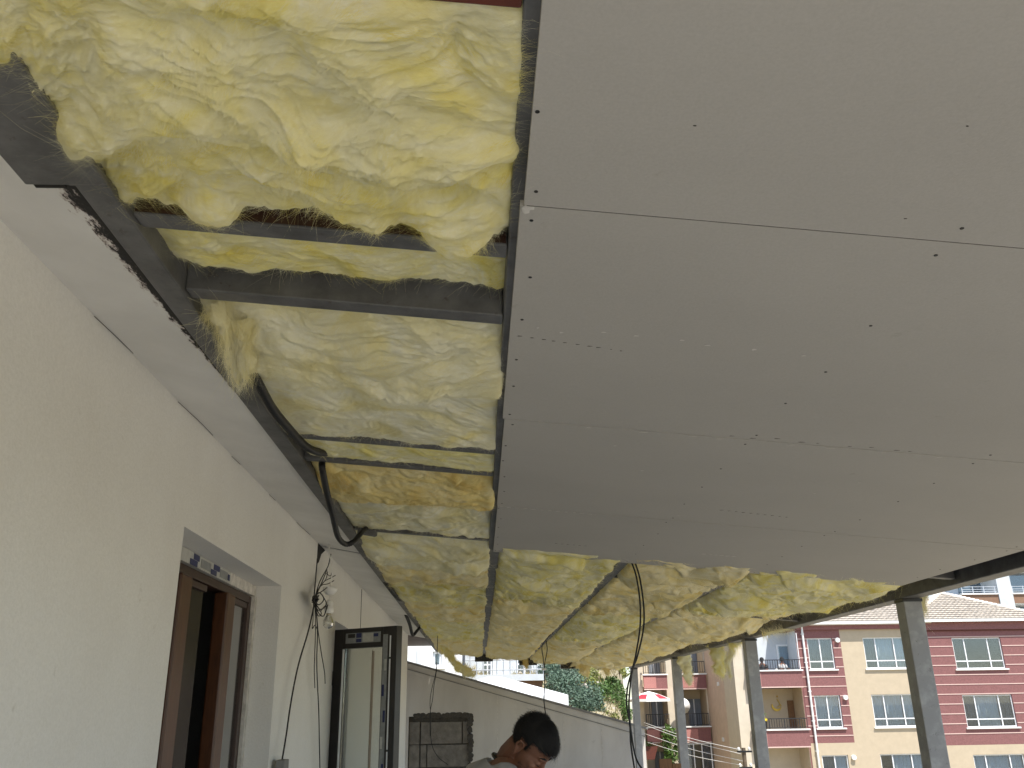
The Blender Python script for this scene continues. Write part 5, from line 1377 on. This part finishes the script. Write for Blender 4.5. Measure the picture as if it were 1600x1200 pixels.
bush('large blue-green bush on the slope beside the white gazebo', 'bush', 'bush', S([(864, 1066, .75), (880, 1062, .8), (872, 1085, .8), (895, 1085, .85), (888, 1106, .7), (910, 1104, .7), (858, 1050, .5), (925, 1112, .5)]), .05, 2200, 'leaf_blue', 900)
bush('yellow-green shrub high on the slope right of the blue-green bush', 'bush', 'bush', S([(918, 1058, .6), (926, 1068, .5), (914, 1072, .45)]), .045, 1200, 'leaf_yel', 930)
bush('bright green shrub low on the slope near the last post', 'bush', 'bush', S([(945, 1085, .5), (955, 1095, .55), (965, 1106, .5), (972, 1116, .45), (940, 1094, .4)]), .045, 1200, 'leaf', 950)
bush('dark olive shrub in the middle of the dry slope', 'bush', 'bush', S([(956, 1072, .4), (962, 1076, .3)]), .07, 420, 'leaf', 970)
bush('low olive shrubs dotted along the lower dry slope by the end wall coping', 'bush', 'bush', S([(935, 1112, .22), (948, 1118, .2), (958, 1122, .2), (925, 1098, .22), (968, 1092, .25), (950, 1062, .22), (966, 1048, .25), (930, 1080, .2)]), .06, 160, 'leaf_yel', 990)
bush('small pale shrub at the top of the slope under the ragged wool', 'bush', 'bush', S([(940, 1048, .4), (972, 1056, .4), (905, 1045, .4)]), .07, 320, 'leaf_yel', 980)
# straw tufts and stones
rr = np.random.RandomState(11); V = []; F = []
n = 34000; bys = rr.uniform(26, 57, n); bxs = rr.uniform(-.02, .152, n)*bys; keep = fbm(np.stack([bxs*.8, bys*.8, bxs*0], 1), 3) > -.25
bxs, bys = bxs[keep], bys[keep]; n = len(bxs); bz = hill_z(bxs, bys)+.35*fbm(np.stack([bxs*0.7, bys*0.7, bxs*0], 1), 4)-.05
h = rr.uniform(.06, .30, n); an = rr.uniform(0, 6.28, n); ln = rr.uniform(-.2, .2, (n, 2)); w = .022
V = np.stack([np.stack([bxs-np.cos(an)*w, bys-np.sin(an)*w, bz], 1), np.stack([bxs+np.cos(an)*w, bys+np.sin(an)*w, bz], 1), np.stack([bxs+ln[:, 0], bys+ln[:, 1], bz+h], 1)], 1).reshape(-1, 3)
go = link('dry_grass', mesh_np('dry_grass', V, np.arange(n*3).reshape(-1, 3)), MT['straw']); tag(go, 'dry straw-coloured grass covering the hillside', 'grass', kind='stuff')
m = MB()
for k in range(420):
    y = rr.uniform(27, 52); x = rr.uniform(.03, .148)*y; r = rr.gamma(2, .035)+.02
    m.ellipsoid((x, y, gz_at(x, y)+.1*rr.uniform(-1, 1)), (r*1.3, r, r*.8), None, 7, 5)
so = m.build('stones', MT['rock']); tag(so, 'pale loose stones scattered over the hillside', 'stones', kind='stuff')
# timber board leaning at the third post
tb = on_y(1030, 1186, 11.5); te = on_y(1064, 1190, 11.5)
o = MB().box(tb[0], te[0]-.11, 11.50, 11.53, 0.0, tb[2]).box(te[0]-.105, te[0], 11.495, 11.535, 0.0, te[2]-.02).build('timber_board', MT['timber'], None, bevel=.004)
tag(o, 'brown timber board standing upright in front of the third post', 'board')
# ================================================================== THE WORKER
man = empty('person', (-.1, 4.07, 0), 'dark haired man in a grey T-shirt bending his head over his work', 'person')
yw, pt_ = math.radians(30), math.radians(50)
Fv = Vector((math.cos(yw)*math.cos(pt_), -math.sin(yw)*math.cos(pt_), -math.sin(pt_)))
Lv = Vector((math.sin(yw), math.cos(yw), 0)); Uv = Fv.cross(Lv)
HR = Matrix((Fv, Lv, Uv)).transposed()
ear = Vector(on_y(810, 1168, 3.92))
HC = ear - HR @ Vector((-.008, -.076, -.022))
hp = lambda x, y, z: HC + HR @ Vector((x, y, z))
tilt = Matrix.Identity(3)
b = MB()
E_ = lambda c, r, rot=None: b.ellipsoid(hp(*c), r, HR if rot is None else HR @ rot, 24, 14)
ry = lambda a: Matrix.Rotation(math.radians(a), 3, 'Y')
E_((-.004, 0, .030), (.098, .076, .088))          # cranium
E_((.030, 0, -.028), (.062, .064, .075))          # mid face
E_((.038, 0, -.072), (.050, .054, .048))          # jaw
E_((.066, 0, -.103), (.024, .026, .018))          # chin
E_((.080, 0, .012), (.016, .050, .013))           # brow
for s in (-1, 1):
    E_((.066, s*.040, -.034), (.024, .020, .018))  # cheek
    E_((.078, s*.031, -.012), (.014, .016, .0115)) # eyelid
    b.tube([hp(-.012, s*.074, -.058), hp(-.006, s*.079, -.048), hp(-.014, s*.086, -.030), hp(-.022, s*.092, -.008), hp(-.016, s*.092, .010), hp(-.002, s*.086, .012), hp(.006, s*.079, -.002), hp(.004, s*.076, -.018)], [.006, .006, .0055, .0055, .0055, .0055, .005, .005], 8)
    E_((-.006, s*.075, -.020), (.014, .007, .026))
    b.ellipsoid(hp(-.008, s*.080, -.053), (.007, .005, .008), HR, 8, 6)
b.tube([hp(.088, 0, .006), hp(.100, 0, -.016), hp(.114, 0, -.038), hp(.112, 0, -.046)], [.007, .0085, .0115, .010], 10)
for s in (-1, 1): b.ellipsoid(hp(.100, s*.012, -.044), (.011, .009, .008), HR, 10, 6)
E_((.092, 0, -.068), (.012, .024, .0065)); E_((.089, 0, -.079), (.012, .021, .007))
# neck and trunk
C7 = Vector(on_y(783, 1184, 4.06)); sk_ = hp(-.035, 0, -.055)
hipc = Vector((C7.x-.15, 4.09, .93)); bd = Vector((math.cos(math.radians(12)), -math.sin(math.radians(12)), 0)); bl_ = Vector((-bd.y, bd.x, 0))
b.tube([hp(.0, 0, -.02), sk_, (sk_+C7)*.5+Vector((.012, 0, -.004)), C7+bd*.03+Vector((0, 0, -.03)), C7+Vector((0, 0, -.10))], [.050, .056, .057, .066, .09], 14)
def flat(mbx, pts, rw, rd, side, n=18):
    """tube with an elliptical section: rw along side, rd across"""
    P = [Vector(p) for p in pts]; V = []
    for i, p in enumerate(P):
        d = (P[min(i+1, len(P)-1)]-P[max(i-1, 0)]).normalized(); sx = (side-d*side.dot(d)).normalized(); sy = d.cross(sx)
        for k in range(n):
            a = 2*math.pi*k/n; V.append(p+sx*math.cos(a)*rw[i]+sy*math.sin(a)*rd[i])
    F = [(i*n+k, i*n+(k+1) % n, (i+1)*n+(k+1) % n, (i+1)*n+k) for i in range(len(P)-1) for k in range(n)]
    F += [tuple(range(n-1, -1, -1)), tuple((len(P)-1)*n+k for k in range(n))]
    mbx.add(V, F)
tp = [hipc+Vector((0, 0, -.04)), hipc+Vector((.02, 0, .08)), hipc.lerp(C7, .45)+Vector((-.02, 0, .03)), hipc.lerp(C7, .75)+Vector((.0, 0, .0)), C7+Vector((.03, 0, -.07)), C7+Vector((.035, 0, -.01))]
TW, TD = [.165, .160, .155, .175, .165, .07], [.12, .115, .115, .125, .10, .06]
flat(b, tp, TW, TD, bl_)
sh = {}
for s in (-1, 1):
    S_ = C7 + bl_*(s*.185) + Vector((.04, 0, -.115)); sh[s] = S_
    el_ = S_ + bd*.14 + bl_*(s*.05) + Vector((0, 0, -.27)); wr = el_ + bd*.23 - bl_*(s*.09) + Vector((0, 0, -.05))
    b.tube([C7+bl_*(s*.06)+Vector((.02, 0, -.05)), S_, S_.lerp(el_, .5), el_, el_.lerp(wr, .35), wr], [.07, .066, .052, .043, .045, .028], 12)
    pm = wr + bd*.05 + Vector((0, 0, -.012))
    flat(b, [wr, wr.lerp(pm, .5), pm+bd*.035], [.027, .040, .042], [.02, .017, .014], bl_, 12)
    for k in range(4):
        o0 = pm+bd*.03+bl_*((k-1.5)*.021); L = (.066, .078, .072, .056)[k if s > 0 else 3-k]
        b.tube([o0, o0+bd*L*.5+Vector((0, 0, -.006)), o0+bd*L*.8+Vector((0, 0, -.028)), o0+bd*L*.85+Vector((0, 0, -.048))], [.0095, .009, .008, .0065], 7)
    t0 = wr+bd*.02-bl_*(s*.02); b.tube([t0, t0+bd*.03-bl_*(s*.03)+Vector((0, 0, -.01)), t0+bd*.06-bl_*(s*.035)+Vector((0, 0, -.03))], [.014, .011, .008], 7)
    hj = hipc+bl_*(s*.095)+Vector((0, 0, -.05)); kn_ = Vector((hj.x+.03, hj.y, .49)); an_ = Vector((hj.x-.01, hj.y, .085))
    b.tube([hj, hj.lerp(kn_, .5), kn_, kn_.lerp(an_, .35), an_], [.098, .082, .058, .056, .038], 14)
    flat(b, [an_+Vector((-.05, 0, -.045)), an_+Vector((.03, 0, -.04)), an_+bd*.17+Vector((0, 0, -.06))], [.034, .04, .036], [.035, .036, .02], bl_, 10)
def remeshed(mb, name, vox, smooth, mat, parent):
    me = mb.mesh(name+'_src'); o = bpy.data.objects.new(name+'_src', me); COL.objects.link(o)
    r = o.modifiers.new('r', 'REMESH'); r.mode = 'VOXEL'; r.voxel_size = vox; r.use_smooth_shade = True
    s = o.modifiers.new('s', 'SMOOTH'); s.iterations = smooth; s.factor = .5
    dg = bpy.context.evaluated_depsgraph_get(); dg.update()
    out = bpy.data.meshes.new_from_object(o.evaluated_get(dg)); out.name = name
    bpy.data.objects.remove(o); bpy.data.meshes.remove(me)
    out.materials.clear()
    return link(name, out, mat, parent, smooth=True)
for f in range(0): pass
body = remeshed(b, 'body', .0034, 5, MT['skin'], man)
# T-shirt, trousers, shoes
t = MB(); flat(t, [hipc+Vector((-.01, 0, .0))] + tp[1:5] + [C7+Vector((.025, 0, -.042))], [w+.016 for w in TW[:5]]+[.085], [w+.016 for w in TD[:5]]+[.078], bl_, 22)
for s in (-1, 1):
    S_ = sh[s]; el_ = S_ + bd*.14 + bl_*(s*.05) + Vector((0, 0, -.27))
    t.tube([C7+bl_*(s*.055)+Vector((.02, 0, -.075)), C7+bl_*(s*.12)+Vector((.035, 0, -.085)), S_+bl_*(s*.004), S_.lerp(el_, .35), S_.lerp(el_, .62)], [.072, .078, .082, .076, .074], 14)
sho = remeshed(t, 'shirt', .006, 6, MT['shirt'], man)
cl_ = MB(); ring = []
nk = C7+bd*.032+Vector((0, 0, -.030)); nax = ((hp(-.02, 0, -.05)-C7).normalized()+Vector((0, 0, .9))).normalized(); s1 = bl_; s2 = nax.cross(s1).normalized()
for k in range(29):
    a = 2*math.pi*k/28; ring.append(nk+s1*math.cos(a)*.083+s2*math.sin(a)*.080)
cl_.tube(ring, .007, 8, cap=False); cl_.build('collar', MT['black'], man, smooth=True)
t = MB(); flat(t, [hipc+Vector((-.0, 0, .12)), hipc+Vector((0, 0, .0)), hipc+Vector((0, 0, -.10))], [.172, .178, .175], [.128, .135, .12], bl_, 20)
for s in (-1, 1):
    hj = hipc+bl_*(s*.095)+Vector((0, 0, -.05)); kn_ = Vector((hj.x+.03, hj.y, .49)); an_ = Vector((hj.x-.01, hj.y, .085))
    t.tube([hj, hj.lerp(kn_, .5), kn_, kn_.lerp(an_, .4), an_+Vector((0, 0, -.02))], [.11, .097, .075, .072, .066], 14)
remeshed(t, 'trousers', .009, 6, MT['trousers'], man)
for s in (-1, 1):
    hj = hipc+bl_*(s*.095); an_ = Vector((hj.x-.01, hj.y, .05))
    m = MB(); flat(m, [an_+Vector((-.085, 0, 0)), an_+Vector((-.03, 0, .01)), an_+bd*.08, an_+bd*.17+Vector((0, 0, -.012)), an_+bd*.205+Vector((0, 0, -.02))], [.032, .042, .05, .046, .02], [.05, .06, .048, .036, .026], bl_, 14)
    m.build('shoe', MT['shoe'], man, smooth=True)
# hair: a cap with an irregular hairline plus short strands
nu, nv = 72, 40; P = []; keepv = []
for j in range(nv+1):
    th = math.pi*.80*j/nv
    for i in range(nu):
        ph = 2*math.pi*i/nu; d = Vector((math.sin(th)*math.cos(ph), math.sin(th)*math.sin(ph), math.cos(th)))
        x, y, z = d.x*.1035-.005, d.y*.0815, d.z*.0945+.032
        P.append((x, y, z))
        # hairline: high over the brow, sideburn before the ear, low at the nape
        if x > .058: lim = .052+.010*math.cos(y*60)
        elif x > .022: lim = .040-.0*(x-.03)
        elif x > .006: lim = -.012
        elif x > -.028: lim = .020
        else: lim = -.058+(.028+x)*.15
        keepv.append(z > lim)
P = np.array(P)
fcs = []
for j in range(nv):
    for i in range(nu):
        q = (j*nu+i, (j+1)*nu+i, (j+1)*nu+(i+1) % nu, j*nu+(i+1) % nu)
        if all(keepv[k] for k in q): fcs.append(q)
fr = np.clip((P[:, 0]-.03)/.06, 0, 1)*np.clip((P[:, 2]-.03)/.05, 0, 1)
P[:, 0] += .010*fr; P[:, 2] += .002*fr
PW = np.array([hp(*p) for p in P]); 
hm = bpy.data.meshes.new('hair'); hm.from_pydata([tuple(p) for p in PW], [], fcs); hm.update()
hair = link('hair', hm, MT['hair'], man, smooth=True); sd = hair.modifiers.new('thick', 'SOLIDIFY'); sd.thickness = .012; sd.offset = -1
kidx = np.unique(np.array(fcs).ravel())
cen = np.array(hp(-.006, 0, .03)); nn = PW[kidx]-cen; nn /= np.linalg.norm(nn, axis=1)[:, None]
fvec = np.array(Fv); T1 = fvec[None, :]-nn*(nn@fvec)[:, None]; T1 /= np.linalg.norm(T1, axis=1)[:, None]+1e-6; T2 = np.cross(nn, T1)
r_ = np.random.RandomState(3); n_ = 14000; id_ = r_.randint(0, len(kidx), n_)
p0 = PW[kidx][id_]+r_.normal(0, .003, (n_, 3)); lc = P[kidx][id_]
L = .008+.012*np.clip((lc[:, 2]-.02)/.08, 0, 1)+.014*np.clip((lc[:, 0]-.05)/.05, 0, 1)*(lc[:, 2] > .04); L *= r_.gamma(5, .22, n_)
fdir = T1[id_]*np.where(lc[:, 0] > -.02, 1, -.4)[:, None]+T2[id_]*r_.normal(0, .4, n_)[:, None]+nn[id_]*r_.uniform(.10, .65, n_)[:, None]; fdir /= np.linalg.norm(fdir, axis=1)[:, None]
sd_ = np.cross(fdir, nn[id_]); sd_ /= np.linalg.norm(sd_, axis=1)[:, None]+1e-6
S_n = 4; V = np.zeros((n_, S_n, 2, 3))
for k in range(S_n):
    s = k/(S_n-1); q = p0+fdir*(L*s)[:, None]-nn[id_]*(L*.35*s*s)[:, None]; w = .0007*(1-.8*s)
    V[:, k, 0] = q-sd_*w; V[:, k, 1] = q+sd_*w
Fh = (np.arange(n_)*S_n*2)[:, None, None]+np.arange(S_n-1)[None, :, None]*2+np.array([0, 1, 3, 2])[None, None, :]
tag(link('hair_strands', mesh_np('hair_strands', V.reshape(-1, 3), Fh.reshape(-1, 4)), MT['hair'], hair), kind='stuff')
# eyebrows, lashes, moustache and stubble
for s in (-1, 1):
    MB().tube([hp(.094, s*.012, .018), hp(.091, s*.030, .022), hp(.078, s*.048, .015)], [.003, .004, .002], 6).build('eyebrow', MT['hair'], man, smooth=True)
    MB().tube([hp(.0905, s*.020, -.017), hp(.0925, s*.031, -.019), hp(.085, s*.043, -.016)], [.0010, .0018, .0010], 5).build('eyelashes', MT['hair'], man, smooth=True)
bm_ = MB()
rr = np.random.RandomState(9)
bp_ = []
bv = np.array([tuple(v.co) for v in body.data.vertices]); nv3 = np.array([tuple(v.normal) for v in body.data.vertices])
loc = (bv - np.array(HC)) @ np.array(HR)
selm = (loc[:, 2] < -.056) & (loc[:, 2] > -.125) & (loc[:, 0] > .028) & (np.abs(loc[:, 1]) < .07) & ~((loc[:, 2] > -.090) & (loc[:, 2] < -.062) & (np.abs(loc[:, 1]) < .026))
selm &= (loc[:, 0] > .02+(-.06-loc[:, 2])*.1)
ids = np.where(selm)[0]
if len(ids):
    ids = rr.choice(ids, 2600); p0 = bv[ids]; n0 = nv3[ids]; dn = -np.array(Uv)*.9+n0*.5+rr.normal(0, .25, p0.shape); dn /= np.linalg.norm(dn, axis=1)[:, None]
    sd_ = np.cross(dn, n0); sd_ /= np.linalg.norm(sd_, axis=1)[:, None]+1e-6; L = rr.uniform(.004, .009, len(ids))[:, None]
    V = np.stack([p0-sd_*.0005, p0+sd_*.0005, p0+dn*L], 1).reshape(-1, 3)
    tag(link('beard', mesh_np('beard', V, np.arange(len(ids)*3).reshape(-1, 3)), MT['hair'], man), kind='stuff')
